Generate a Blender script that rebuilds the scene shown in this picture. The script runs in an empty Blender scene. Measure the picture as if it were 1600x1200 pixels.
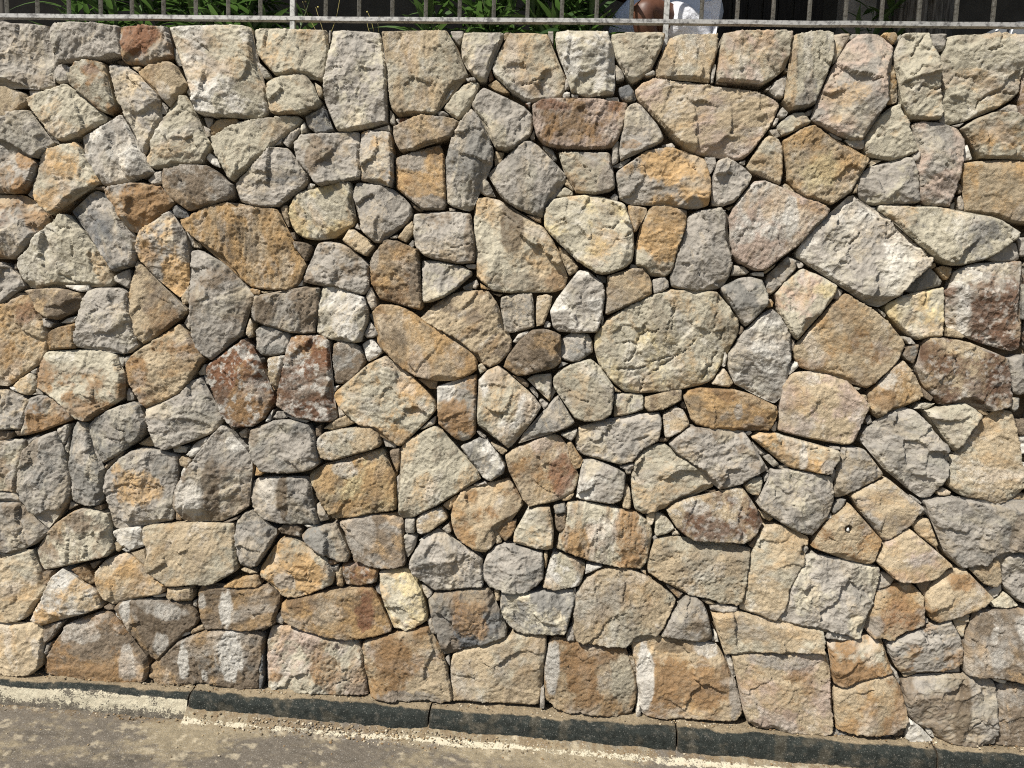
import bpy, bmesh, math
import numpy as np
from mathutils import Vector, Matrix
from mathutils.geometry import delaunay_2d_cdt

scene = bpy.context.scene
C = scene.collection
R = math.radians

# ------------------------------------------------------------------ camera, sky, sun, exposure
cam_d = bpy.data.cameras.new("camera")
cam = bpy.data.objects.new("camera", cam_d)
C.objects.link(cam)
cam_d.sensor_width = 36.0
cam_d.lens = 36.0 * 1155.0 / 1600.0
cam_d.clip_start = 0.05
cam_d.clip_end = 2000.0
YAW, PITCH, ROLL = 0.07152766, 0.1, 0.03682423
fwd = Vector((-math.sin(YAW) * math.cos(PITCH), math.cos(YAW) * math.cos(PITCH), -math.sin(PITCH)))
rt0 = Vector((math.cos(YAW), math.sin(YAW), 0))
up0 = rt0.cross(fwd)
rt = rt0 * math.cos(ROLL) + up0 * math.sin(ROLL)
up = up0 * math.cos(ROLL) - rt0 * math.sin(ROLL)
M = Matrix((rt, up, -fwd)).transposed().to_4x4()
M.translation = Vector((0, -2.84164155, 1.6))
cam.matrix_world = M
scene.camera = cam

SUN = Vector((-0.50, -0.62, 0.92)).normalized()          # towards the sun
elev = math.asin(SUN.z)
azim = math.atan2(SUN.x, SUN.y)                            # clockwise from +y
world = bpy.data.worlds.new("World")
scene.world = world
world.use_nodes = True
wn = world.node_tree.nodes
wn.clear()
sky = wn.new("ShaderNodeTexSky")
sky.sky_type = 'NISHITA'
sky.sun_disc = False
sky.sun_elevation = elev
sky.sun_rotation = azim
bg = wn.new("ShaderNodeBackground")
bg.inputs['Strength'].default_value = 0.065
wo = wn.new("ShaderNodeOutputWorld")
world.node_tree.links.new(sky.outputs[0], bg.inputs[0])
world.node_tree.links.new(bg.outputs[0], wo.inputs[0])
sun_d = bpy.data.lights.new("sun", 'SUN')
sun_d.energy = 5.0
sun_d.angle = R(0.5)
sun_d.color = (1.0, 0.965, 0.90)
sun = bpy.data.objects.new("sun", sun_d)
C.objects.link(sun)
sun.rotation_euler = SUN.to_track_quat('Z', 'Y').to_euler()
sun.location = (-3, -4, 8)
vs = scene.view_settings
vs.view_transform = 'Standard'
vs.look = 'None'
vs.gamma = 1.0
vs.use_curve_mapping = False
vs.exposure = 0.58
scene.cycles.use_denoising = False
scene.cycles.filter_width = 1.1
scene.cycles.max_bounces = 6
scene.cycles.diffuse_bounces = 3

# ------------------------------------------------------------------ helpers
def hash2(ix, iy, seed):
    h = (ix.astype(np.int64) * 374761393 + iy.astype(np.int64) * 668265263 + seed * 2147483647 + 1013904223) & 0xffffffff
    h = ((h ^ (h >> 13)) * 1274126177) & 0xffffffff
    h = ((h ^ (h >> 16)) * 2246822519) & 0xffffffff
    return ((h ^ (h >> 15)) & 0xffffff) / 16777215.0

def vn(x, y, seed=0):
    ix = np.floor(x); iy = np.floor(y)
    fx = x - ix; fy = y - iy
    ux = fx * fx * fx * (fx * (fx * 6 - 15) + 10); uy = fy * fy * fy * (fy * (fy * 6 - 15) + 10)
    a = hash2(ix, iy, seed); b = hash2(ix + 1, iy, seed); c = hash2(ix, iy + 1, seed); d = hash2(ix + 1, iy + 1, seed)
    return (a * (1 - ux) + b * ux) * (1 - uy) + (c * (1 - ux) + d * ux) * uy

def fbm(x, y, seed=0, o=4, g=0.5):
    s = 0.0; a = 1.0; t = 0.0
    for k in range(o):
        ca, sa = math.cos(0.6 * k), math.sin(0.6 * k)
        s = s + a * vn((x * ca - y * sa) * 2.03 ** k + 17.3 * k, (x * sa + y * ca) * 2.03 ** k - 9.1 * k, seed + k * 31)
        t += a; a *= g
    return s / t

def sstep(a, b, x):
    t = np.clip((x - a) / (b - a), 0, 1)
    return t * t * (3 - 2 * t)

def lin(c):
    c = np.asarray(c, float) / 255.0
    return np.where(c <= 0.04045, c / 12.92, ((c + 0.055) / 1.055) ** 2.4)

def tag(o, label=None, cat=None, group=None, kind=None):
    if label: o['label'] = label
    if cat: o['category'] = cat
    if group: o['group'] = group
    if kind: o['kind'] = kind
    return o

def empty(name, loc=(0, 0, 0)):
    o = bpy.data.objects.new(name, None)
    o.location = loc
    o.empty_display_size = 0.1
    C.objects.link(o)
    return o

def link(name, me, mat=None, parent=None):
    o = bpy.data.objects.new(name, me)
    C.objects.link(o)
    if mat is not None and not me.materials:
        me.materials.append(mat)
    if parent is not None:
        o.parent = parent
    return o

def np_mesh(name, V, T, col=None, grain=None, over=None, mask=None, smooth=True):
    """triangle / quad mesh from numpy arrays, with point attributes"""
    V = np.asarray(V, np.float32); T = np.asarray(T, np.int32)
    k = T.shape[1]
    me = bpy.data.meshes.new(name)
    me.vertices.add(len(V)); me.vertices.foreach_set('co', V.ravel())
    me.loops.add(T.size); me.loops.foreach_set('vertex_index', T.ravel())
    me.polygons.add(len(T))
    me.polygons.foreach_set('loop_start', np.arange(0, T.size, k, dtype=np.int32))
    me.polygons.foreach_set('loop_total', np.full(len(T), k, np.int32))
    me.polygons.foreach_set('use_smooth', np.full(len(T), smooth, bool))
    if col is not None:
        a = me.color_attributes.new('tint', 'FLOAT_COLOR', 'POINT')
        a.data.foreach_set('color', np.c_[col, np.ones(len(V))].astype(np.float32).ravel())
    if grain is not None:
        a = me.attributes.new('grain', 'FLOAT', 'POINT')
        a.data.foreach_set('value', np.asarray(grain, np.float32))
    if over is not None:
        a = me.color_attributes.new('over', 'FLOAT_COLOR', 'POINT')
        a.data.foreach_set('color', np.c_[over, mask].astype(np.float32).ravel())
    me.update(calc_edges=True)
    return me

class NT:
    """small node helper"""
    def __init__(self, name):
        self.m = bpy.data.materials.new(name); self.m.use_nodes = True
        self.t = self.m.node_tree; self.n = self.t.nodes; self.n.clear()
        self.out = self.n.new('ShaderNodeOutputMaterial')
        self.p = self.n.new('ShaderNodeBsdfPrincipled')
        self.t.links.new(self.p.outputs[0], self.out.inputs[0])
    def add(self, kind, **kw):
        n = self.n.new(kind)
        for k, v in kw.items():
            if k.startswith('_'): setattr(n, k[1:], v)
            else: n.inputs[k.replace('_', ' ')].default_value = v
        return n
    def l(self, a, b): self.t.links.new(a, b)
    def noise(self, vec, scale, detail=4, rough=0.6, dist=0.0):
        n = self.add('ShaderNodeTexNoise', Scale=scale, Detail=detail, Roughness=rough, Distortion=dist)
        self.l(vec, n.inputs['Vector']); return n.outputs['Fac']
    def math(self, op, a, b=None, clamp=False):
        n = self.n.new('ShaderNodeMath'); n.operation = op; n.use_clamp = clamp
        for i, v in enumerate((a, b)):
            if v is None: continue
            if isinstance(v, (int, float)): n.inputs[i].default_value = v
            else: self.l(v, n.inputs[i])
        return n.outputs[0]
    def ramp(self, f, a, b, lo=0.0, hi=1.0):
        n = self.add('ShaderNodeMapRange', From_Min=a, From_Max=b, To_Min=lo, To_Max=hi)
        self.l(f, n.inputs['Value']); return n.outputs[0]
    def mix(self, f, a, b, mode='MIX'):
        n = self.n.new('ShaderNodeMix'); n.data_type = 'RGBA'; n.blend_type = mode
        for sock, v in ((n.inputs[0], f), (n.inputs[6], a), (n.inputs[7], b)):
            if isinstance(v, (int, float)): sock.default_value = v
            elif isinstance(v, (tuple, list)): sock.default_value = (*v[:3], 1)
            else: self.l(v, sock)
        return n.outputs[2]
    def bump(self, h, strength, dist, prev=None):
        n = self.add('ShaderNodeBump', Distance=dist)
        if isinstance(strength, (int, float)): n.inputs['Strength'].default_value = strength
        else: self.l(strength, n.inputs['Strength'])
        self.l(h, n.inputs['Height'])
        if prev is not None: self.l(prev, n.inputs['Normal'])
        return n.outputs[0]
    def pos(self): return self.n.new('ShaderNodeNewGeometry').outputs['Position']
    def attr(self, name):
        n = self.n.new('ShaderNodeAttribute'); n.attribute_name = name; return n

def stone_material():
    k = NT('split_stone')
    P = k.pos()
    oi = k.n.new('ShaderNodeObjectInfo')
    off = k.math('MULTIPLY', oi.outputs['Random'], 37.0)
    va = k.n.new('ShaderNodeVectorMath'); va.operation = 'ADD'
    k.l(P, va.inputs[0]); k.l(off, va.inputs[1]); V = va.outputs[0]
    a = k.attr('tint'); ov = k.attr('over'); g = k.attr('grain').outputs['Fac']
    mid = k.noise(V, 60, 6, 0.7, 0.3)
    fine = k.noise(V, 300, 4, 0.75)
    grit = k.noise(V, 520, 2, 0.6)
    # grainy edge between the two colours
    brk = k.math('ADD', k.math('MULTIPLY', k.math('SUBTRACT', mid, 0.5), 1.3), k.math('MULTIPLY', k.math('SUBTRACT', fine, 0.5), 1.2))
    mk = k.ramp(k.math('ADD', ov.outputs['Alpha'], k.math('MULTIPLY', brk, k.ramp(ov.outputs['Alpha'], 0, .25))), 0.12, 0.88)
    base = k.mix(mk, a.outputs['Color'], ov.outputs['Color'])
    fa = k.math('MULTIPLY', k.ramp(fine, 0.25, 0.75, -1, 1), k.ramp(g, 0, 1, 0.13, 0.27))
    f = k.math('MULTIPLY', k.ramp(mid, 0.25, 0.75, 0.84, 1.16), k.math('ADD', fa, 1.0))
    hs = k.add('ShaderNodeHueSaturation', Hue=0.5, Saturation=0.90)
    k.l(base, hs.inputs['Color']); k.l(f, hs.inputs['Value'])
    # pale mineral flecks and dark pits
    fl = k.ramp(k.noise(V, 130, 5, 0.75, 0.8), 0.58, 0.72, 0.0, 0.42)
    c1 = k.mix(fl, hs.outputs[0], (0.55, 0.52, 0.46))
    pit = k.ramp(k.noise(V, 190, 4, 0.75, 0.4), 0.36, 0.26, 0.0, 0.40)
    c2 = k.mix(pit, c1, (0.10, 0.085, 0.07))
    k.l(c2, k.p.inputs['Base Color'])
    k.p.inputs['Roughness'].default_value = 0.88
    k.p.inputs['Specular IOR Level'].default_value = 0.15
    gs = k.ramp(g, 0, 1, 0.10, 0.85)
    # flake scars: shallow hollows meeting in sharp ridges
    dv = k.n.new('ShaderNodeVectorMath'); dv.operation = 'ADD'
    nz_ = k.add('ShaderNodeTexNoise', Scale=14.0, Detail=4.0); k.l(V, nz_.inputs['Vector'])
    dm = k.n.new('ShaderNodeVectorMath'); dm.operation = 'SCALE'; dm.inputs['Scale'].default_value = 0.07; k.l(nz_.outputs['Color'], dm.inputs[0])
    k.l(V, dv.inputs[0]); k.l(dm.outputs[0], dv.inputs[1])
    v1 = k.add('ShaderNodeTexVoronoi', Scale=16.0); k.l(dv.outputs[0], v1.inputs['Vector'])
    v2 = k.add('ShaderNodeTexVoronoi', Scale=43.0); k.l(dv.outputs[0], v2.inputs['Vector'])
    fs = k.ramp(g, 0, 1, 0.60, 0.22)
    b0 = k.bump(v1.outputs['Distance'], fs, 0.020)
    b00 = k.bump(v2.outputs['Distance'], fs, 0.009, b0)
    b1 = k.bump(k.noise(V, 62, 9, 0.64, 0.8), k.ramp(g, 0, 1, 0.22, 0.95), 0.0095, b00)
    b2 = k.bump(grit, gs, 0.0035, b1)
    b3 = k.bump(fine, gs, 0.0045, b2)
    k.l(b3, k.p.inputs['Normal'])
    return k.m

def tint_material(name, scale=300.0, amt=0.25, rough=0.9, bump=0.002, spec=0.2, bscale=None, layered=False, grit=0.0):
    """colour from the point attribute, procedural speckle and relief on top; layered: a worn paint coat over it"""
    k = NT(name); P = k.pos()
    a = k.attr('tint')
    n1 = k.noise(P, scale, 4, 0.7); n2 = k.noise(P, scale * 0.17, 4, 0.6)
    f = k.math('MULTIPLY', k.ramp(n1, 0.3, 0.7, 1 - amt, 1 + amt), k.ramp(n2, 0.3, 0.7, 1 - amt * .5, 1 + amt * .5))
    hs = k.add('ShaderNodeHueSaturation'); k.l(a.outputs['Color'], hs.inputs['Color']); k.l(f, hs.inputs['Value'])
    c = hs.outputs[0]
    if grit:                                              # light and dark aggregate
        c = k.mix(k.ramp(k.noise(P, 210, 2, .5), .62, .70, 0, grit), c, (.36, .34, .30))
        c = k.mix(k.ramp(k.noise(P, 170, 3, .6), .36, .28, 0, grit), c, (.03, .028, .025))
    if layered:
        ov = k.attr('over')
        brk = k.math('ADD', k.math('SUBTRACT', k.noise(P, 34, 7, .74, .8), .5), k.math('MULTIPLY', k.math('SUBTRACT', k.noise(P, 190, 3, .7), .5), .8))
        m = k.ramp(k.math('ADD', ov.outputs['Alpha'], k.math('MULTIPLY', brk, k.ramp(ov.outputs['Alpha'], 0, .2, 0, 1.7))), .46, .56)
        pc = k.mix(k.ramp(n2, .35, .7), ov.outputs['Color'], (.42, .37, .27))
        c = k.mix(m, c, pc)
    k.l(c, k.p.inputs['Base Color'])
    k.p.inputs['Roughness'].default_value = rough
    k.p.inputs['Specular IOR Level'].default_value = spec
    b = k.bump(k.noise(P, bscale or scale * .5, 6, 0.7), 0.8, bump)
    if layered: b = k.bump(m, .6, .0012, b)
    k.l(b, k.p.inputs['Normal'])
    return k.m

def plain(name, c, c2=None, scale=40.0, rough=0.7, spec=0.3, bump=0.001, metal=0.0, stretch=None, lo=0.4, hi=0.6):
    k = NT(name); P = k.pos()
    if stretch:
        mp = k.add('ShaderNodeMapping'); mp.inputs['Scale'].default_value = stretch; k.l(P, mp.inputs['Vector']); P = mp.outputs[0]
    n = k.noise(P, scale, 6, 0.65)
    c2 = c2 or tuple(x * 0.7 for x in c)
    k.l(k.mix(k.ramp(n, lo, hi), c, c2), k.p.inputs['Base Color'])
    k.p.inputs['Roughness'].default_value = rough
    k.p.inputs['Specular IOR Level'].default_value = spec
    k.p.inputs['Metallic'].default_value = metal
    k.l(k.bump(k.noise(P, scale * 2.5, 5, 0.6), 0.7, bump), k.p.inputs['Normal'])
    return k.m

def box_bm(bm, x0, x1, y0, y1, z0, z1):
    r = bmesh.ops.create_cube(bm, size=1.0)
    for v in r['verts']:
        v.co = Vector((x0 + (v.co.x + .5) * (x1 - x0), y0 + (v.co.y + .5) * (y1 - y0), z0 + (v.co.z + .5) * (z1 - z0)))
    return r['verts']

def bm_obj(name, bm, mat, parent=None, bevel=0.0, smooth=False):
    if bevel:
        bmesh.ops.bevel(bm, geom=bm.edges[:], offset=bevel, segments=2, profile=0.6, affect='EDGES')
    me = bpy.data.meshes.new(name); bm.to_mesh(me); bm.free()
    if smooth: me.polygons.foreach_set('use_smooth', [True] * len(me.polygons))
    return link(name, me, mat, parent)

# ------------------------------------------------------------------ the stone wall: shapes in millimetres on the wall face
PAL = dict(g=(161, 153, 141), G=(131, 127, 119), k=(102, 102, 101), w=(205, 199, 187), c=(181, 172, 149), b=(187, 167, 134),
           o=(186, 150, 98), O=(150, 116, 75), r=(134, 92, 62), R=(108, 80, 60), p=(184, 162, 144), d=(132, 116, 96),
           D=(106, 91, 72), y=(202, 184, 138))
ALB = 0.80
PAL = {k: lin(v) * ALB for k, v in PAL.items()}
STONES = """cy1 105,1512 125,1543 147,1575 188,1606 234,1638 293,1664 340,1684 381,1697 428,1699 471,1683 506,1696 553,1694 578,1668 610,1628 645,1593 645,1551 630,1509 602,1483 592,1453 583,1410 562,1366 539,1347 480,1332 421,1317 361,1308 289,1302 228,1302 196,1326 164,1361 132,1391 114,1439 103,1475
gw3 826,1848 855,1890 891,1943 924,1967 937,1985 971,2021 1002,2056 1025,2062 1038,2034 1074,2006 1110,1990 1150,1979 1182,1940 1201,1917 1243,1890 1284,1874 1310,1840 1301,1811 1264,1775 1233,1739 1202,1702 1171,1672 1143,1659 1114,1664 1084,1675 1047,1709 999,1736 951,1764 902,1792 860,1814 830,1831
+gw3 2418,1830 2393,1813 2359,1791 2319,1763 2280,1736 2240,1708 2212,1674 2186,1663 2159,1659 2130,1671 2094,1702 2057,1738 2021,1774 1978,1810 1964,1839 1982,1873 2018,1889 2053,1917 2067,1939 2089,1979 2125,1989 2156,2005 2184,2033 2192,2061 2214,2055 2250,2020 2289,1984 2305,1966 2340,1942 2384,1889 2418,1847
bp3 211,2423 239,2452 279,2464 331,2459 390,2443 488,2441 552,2434 621,2429 679,2413 721,2391 738,2375 724,2341 710,2301 684,2260 648,2208 615,2182 586,2178 533,2189 475,2190 422,2203 385,2231 342,2271 311,2299 274,2338 231,2378 215,2400
bO5 306,324 334,339 402,341 465,335 528,333 590,328 640,325 660,290 685,239 696,214 723,176 746,112 757,46 740,18 697,8 635,10 584,13 534,12 484,5 459,-1 421,6 370,9 349,54 339,121 329,200 312,265
bp4 698,286 734,292 795,307 868,309 959,315 1044,318 1064,294 1080,243 1084,191 1082,138 1096,80 1100,27 1093,-6 1014,-9 934,-9 872,-1 797,3 771,21 755,73 737,151 718,216
+bp4 2834,218 2828,154 2828,76 2823,24 2803,6 2736,1 2681,-7 2608,-8 2533,-5 2521,29 2514,81 2515,139 2503,192 2497,244 2502,295 2516,319 2595,317 2679,310 2746,309 2804,295 2838,289
cw4 -1562,2624 -1516,2629 -1478,2629 -1383,2632 -1289,2631 -1240,2625 -1236,2578 -1234,2537 -1223,2484 -1201,2437 -1183,2414 -1177,2367 -1169,2325 -1182,2301 -1207,2289 -1245,2291 -1289,2296 -1385,2293 -1442,2302 -1451,2321 -1470,2386 -1498,2463 -1523,2534 -1551,2592
+cw4 -2981,2593 -3015,2534 -3047,2463 -3082,2386 -3107,2320 -3119,2301 -3182,2293 -3286,2296 -3336,2291 -3378,2289 -3405,2301 -3417,2325 -3406,2367 -3395,2414 -3374,2438 -3346,2485 -3331,2538 -3325,2579 -3317,2626 -3263,2632 -3159,2633 -3057,2630 -3016,2630 -2967,2625
o -1532,1905 -1496,1916 -1444,1945 -1392,1965 -1334,1978 -1296,1958 -1225,1957 -1142,1956 -1123,1929 -1104,1887 -1084,1851 -1071,1814 -1045,1778 -1023,1742 -1038,1704 -1057,1660 -1096,1643 -1173,1641 -1244,1651 -1283,1684 -1322,1732 -1354,1768 -1406,1798 -1451,1821 -1493,1851 -1522,1881
+o -3062,1879 -3095,1849 -3143,1819 -3194,1796 -3253,1766 -3291,1730 -3337,1681 -3382,1648 -3462,1637 -3548,1640 -3590,1657 -3608,1701 -3623,1739 -3595,1775 -3564,1812 -3546,1848 -3522,1885 -3497,1927 -3474,1954 -3381,1955 -3303,1956 -3259,1977 -3197,1963 -3142,1943 -3088,1914 -3050,1904
cb4 -369,1991 -357,2021 -321,2022 -278,2012 -240,1983 -203,1960 -154,1937 -104,1915 -72,1874 -46,1827 -26,1780 -6,1732 -16,1690 -46,1674 -106,1668 -180,1666 -241,1664 -284,1668 -328,1697 -354,1721 -356,1775 -354,1812 -365,1872 -373,1931
bO2 849,1487 859,1512 897,1561 939,1616 970,1665 997,1683 1019,1708 1055,1685 1103,1664 1139,1641 1170,1613 1207,1579 1239,1545 1252,1521 1244,1485 1224,1455 1192,1418 1166,1387 1134,1356 1098,1366 1056,1388 1014,1401 960,1414 914,1412 877,1428 858,1452
+bO2 2466,1451 2453,1428 2423,1412 2379,1413 2332,1401 2295,1387 2260,1365 2228,1356 2191,1386 2160,1417 2123,1454 2098,1485 2082,1521 2091,1544 2114,1578 2143,1612 2167,1641 2197,1663 2237,1685 2267,1707 2292,1683 2321,1664 2359,1616 2409,1561 2453,1511 2467,1487
c 1302,2624 1370,2631 1479,2631 1557,2626 1557,2591 1552,2569 1557,2520 1563,2465 1558,2432 1534,2404 1493,2376 1450,2362 1419,2344 1382,2327 1322,2315 1310,2362 1296,2417 1283,2472 1275,2527 1289,2561 1297,2593
+c 1826,2593 1841,2560 1860,2527 1864,2472 1862,2417 1860,2361 1857,2314 1796,2327 1757,2344 1723,2361 1678,2376 1631,2404 1601,2432 1590,2465 1584,2520 1579,2569 1570,2591 1563,2626 1640,2631 1747,2631 1815,2623
bc3 76,466 84,499 98,526 116,554 158,589 201,605 263,609 314,599 358,576 410,547 455,511 472,493 453,439 431,385 409,341 365,345 327,339 307,317 286,293 217,291 166,294 127,301 86,308 74,354 71,420
bO4 -33,173 -29,227 -18,288 6,313 58,303 109,293 166,287 229,285 286,283 308,238 326,186 339,127 339,60 325,19 294,3 231,1 167,6 103,8 51,4 12,21 -21,52 -27,119
cp4 -1171,212 -1154,275 -1114,284 -1060,281 -1006,271 -966,261 -899,248 -832,243 -786,236 -775,206 -767,145 -756,78 -745,10 -795,9 -882,-1 -977,2 -1071,-8 -1167,-2 -1174,74 -1174,143
gc3 853,441 874,487 895,534 898,579 912,624 933,670 948,709 990,718 1050,703 1111,694 1171,685 1225,676 1230,657 1226,600 1213,542 1193,490 1183,463 1161,446 1161,423 1178,412 1177,396 1153,389 1116,404 1061,416 1011,429 951,428 884,436
+gc3 2640,438 2580,429 2524,430 2481,417 2432,405 2400,390 2377,396 2372,412 2386,424 2382,446 2357,464 2343,490 2314,542 2290,600 2275,657 2275,676 2325,685 2380,694 2434,703 2488,719 2528,710 2549,671 2577,625 2600,580 2611,535 2639,489 2668,442
gd5 1347,224 1358,241 1392,256 1445,267 1492,274 1563,276 1634,275 1683,256 1697,231 1704,161 1712,77 1713,8 1672,-5 1613,-13 1565,-10 1523,-4 1491,13 1470,51 1440,55 1409,66 1379,96 1362,160
+gd5 2248,160 2244,96 2221,66 2194,55 2165,51 2152,13 2125,-4 2085,-10 2038,-13 1979,-5 1937,8 1924,77 1915,161 1907,231 1917,256 1961,274 2030,276 2100,274 2147,267 2199,256 2236,241 2249,224
pw5 576,1969 602,2023 634,2070 660,2105 701,2106 736,2090 766,2073 797,2048 855,2041 902,2027 938,2008 928,1985 896,1955 870,1919 844,1884 811,1853 767,1823 740,1793 712,1777 677,1779 628,1801 603,1829 589,1870 583,1917
+pw5 2626,1916 2629,1870 2624,1829 2607,1800 2568,1778 2536,1776 2508,1792 2477,1822 2431,1853 2395,1883 2364,1919 2333,1954 2297,1984 2284,2007 2313,2026 2354,2040 2406,2047 2429,2072 2453,2089 2482,2105 2519,2104 2550,2069 2588,2022 2621,1969
gc3 -932,2622 -855,2622 -806,2620 -751,2618 -738,2577 -728,2537 -721,2473 -720,2409 -714,2351 -711,2286 -739,2277 -800,2264 -862,2251 -906,2252 -918,2282 -938,2317 -957,2358 -963,2388 -958,2423 -952,2476 -943,2540 -935,2581
bc3 -410,118 -411,158 -403,206 -365,229 -307,247 -255,257 -204,281 -179,303 -147,312 -103,312 -39,323 -26,307 -27,260 -31,200 -38,146 -42,91 -46,23 -91,16 -156,18 -221,16 -286,18 -345,17 -394,10 -402,50
gp5 956,2595 991,2621 1018,2626 1057,2624 1081,2608 1116,2581 1115,2559 1099,2525 1092,2481 1095,2436 1105,2386 1090,2358 1060,2318 1036,2273 1032,2253 986,2255 946,2271 904,2293 869,2309 846,2323 854,2360 867,2405 891,2461 910,2512 934,2556
+gp5 2179,2555 2211,2510 2238,2460 2271,2404 2292,2358 2307,2322 2288,2308 2259,2292 2225,2270 2190,2254 2147,2252 2140,2272 2108,2317 2071,2357 2052,2385 2051,2435 2045,2480 2030,2524 2008,2557 2003,2580 2031,2607 2050,2623 2087,2625 2114,2619 2151,2594
gR4 1382,1633 1383,1680 1377,1714 1396,1762 1398,1796 1430,1815 1473,1831 1529,1835 1634,1844 1637,1816 1630,1769 1629,1723 1629,1671 1645,1619 1660,1579 1657,1526 1627,1519 1581,1529 1535,1539 1488,1554 1442,1570 1400,1592
+gR4 1926,1592 1890,1570 1847,1554 1804,1538 1761,1529 1717,1519 1685,1526 1672,1579 1679,1619 1685,1671 1674,1723 1663,1769 1648,1816 1645,1844 1751,1835 1806,1830 1852,1814 1887,1796 1896,1761 1923,1714 1924,1679 1935,1632
bc5 -742,2618 -672,2619 -581,2624 -494,2625 -484,2597 -466,2580 -446,2535 -427,2494 -411,2466 -422,2445 -461,2436 -485,2407 -502,2378 -513,2337 -531,2319 -592,2318 -665,2310 -690,2328 -706,2363 -710,2409 -713,2473 -722,2514 -729,2566
dG2 -1676,22 -1676,64 -1641,88 -1599,133 -1557,177 -1495,210 -1440,234 -1371,246 -1303,254 -1242,258 -1195,248 -1181,232 -1184,177 -1194,100 -1201,2 -1276,0 -1344,5 -1413,14 -1461,7 -1524,-8 -1635,-10
+dG2 -3074,-18 -3193,-17 -3260,-2 -3312,4 -3388,-5 -3464,-11 -3547,-9 -3547,89 -3553,166 -3553,222 -3536,238 -3483,249 -3416,245 -3341,237 -3268,226 -3210,201 -3145,170 -3103,125 -3061,80 -3025,57 -3028,15
cy2 -105,1933 -101,1981 -72,2017 -19,2027 41,2034 101,2033 149,2020 192,2006 212,1959 229,1907 236,1842 232,1794 204,1769 163,1750 133,1743 97,1748 59,1771 22,1793 -4,1828 -47,1857 -79,1886 -101,1909
dO5 -2145,22 -2125,80 -2096,125 -2066,176 -2037,220 -1966,253 -1895,282 -1846,292 -1826,270 -1792,237 -1764,197 -1723,145 -1689,105 -1679,57 -1691,0 -1733,-10 -1789,-14 -1845,-12 -1915,-17 -1986,-15 -2057,-6 -2142,-6
+dO5 -2545,-8 -2632,-10 -2706,-20 -2779,-22 -2852,-17 -2911,-21 -2970,-17 -3014,-7 -3022,50 -3008,98 -2969,138 -2922,191 -2891,232 -2853,264 -2830,287 -2779,278 -2708,249 -2637,217 -2610,173 -2583,122 -2556,78 -2540,20
bc3 -1692,661 -1661,673 -1593,683 -1491,696 -1390,699 -1310,700 -1306,637 -1296,564 -1289,510 -1337,480 -1371,454 -1398,439 -1473,437 -1541,423 -1596,422 -1637,447 -1671,472 -1680,526 -1686,593
+bc3 -2977,588 -2988,520 -3002,466 -3040,441 -3086,416 -3145,416 -3217,430 -3299,431 -3327,446 -3363,472 -3413,502 -3401,556 -3385,629 -3377,693 -3289,692 -3179,690 -3070,678 -2998,667 -2966,656
bO4 -769,241 -720,254 -647,280 -569,302 -504,323 -490,294 -463,256 -443,217 -428,170 -417,117 -405,63 -397,13 -443,2 -503,11 -569,4 -648,4 -735,7 -749,71 -761,146
co3 -908,1239 -880,1272 -835,1299 -804,1332 -772,1365 -741,1385 -700,1405 -683,1387 -651,1351 -593,1328 -561,1298 -528,1268 -502,1232 -495,1200 -526,1161 -563,1121 -594,1094 -619,1061 -638,1050 -677,1071 -710,1101 -736,1122 -794,1123 -833,1146 -859,1177 -885,1201
bc3 1450,1116 1460,1129 1490,1179 1530,1235 1566,1276 1604,1299 1649,1298 1663,1271 1676,1224 1691,1159 1704,1093 1718,1021 1703,990 1672,957 1627,940 1580,958 1522,961 1480,977 1445,1006 1443,1067
+bc3 1989,1067 1999,1006 1971,977 1933,961 1877,958 1833,939 1786,957 1748,990 1727,1021 1727,1093 1726,1159 1727,1224 1731,1271 1740,1298 1785,1298 1826,1276 1870,1235 1921,1179 1960,1129 1973,1116
gd5 -1555,796 -1544,849 -1503,911 -1449,986 -1402,1054 -1362,1102 -1342,1096 -1309,1059 -1263,1015 -1236,971 -1230,926 -1243,872 -1243,820 -1249,773 -1289,741 -1356,707 -1437,699 -1518,701 -1538,723 -1555,756
+gd5 -3106,750 -3126,717 -3149,695 -3237,693 -3325,700 -3396,734 -3438,766 -3442,813 -3438,866 -3449,919 -3439,965 -3406,1009 -3352,1053 -3313,1091 -3291,1096 -3250,1049 -3204,981 -3151,906 -3111,844 -3103,790
bp4 813,1298 818,1347 833,1384 856,1403 902,1414 955,1407 1008,1398 1056,1382 1082,1353 1113,1324 1139,1295 1130,1258 1116,1215 1108,1166 1087,1143 1046,1138 986,1148 921,1160 867,1169 815,1182 814,1237
+bp4 2548,1237 2558,1182 2513,1170 2465,1160 2407,1148 2353,1138 2314,1143 2289,1166 2272,1215 2251,1258 2235,1295 2254,1324 2278,1352 2296,1381 2338,1397 2385,1407 2433,1414 2478,1403 2502,1384 2523,1347 2537,1298
cG2 1108,2007 1110,2027 1163,2028 1220,2024 1265,2028 1315,2027 1361,2019 1390,2006 1440,2004 1502,1998 1548,1985 1595,1957 1613,1941 1604,1918 1568,1894 1521,1858 1478,1837 1440,1827 1391,1816 1350,1824 1315,1846 1278,1874 1235,1913 1192,1952 1156,1980
+cG2 2084,1979 2054,1951 2021,1912 1988,1873 1958,1845 1928,1823 1890,1816 1840,1826 1800,1836 1754,1858 1701,1894 1659,1918 1646,1941 1661,1957 1702,1984 1745,1997 1804,2004 1853,2005 1879,2019 1921,2026 1970,2028 2014,2024 2067,2028 2118,2026 2123,2006
bR5 1290,1446 1306,1494 1305,1535 1329,1554 1386,1556 1444,1550 1473,1542 1515,1517 1561,1507 1607,1495 1618,1442 1629,1389 1645,1336 1637,1309 1604,1299 1576,1291 1545,1314 1497,1341 1453,1330 1420,1314 1386,1312 1366,1336 1323,1375 1308,1405
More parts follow.
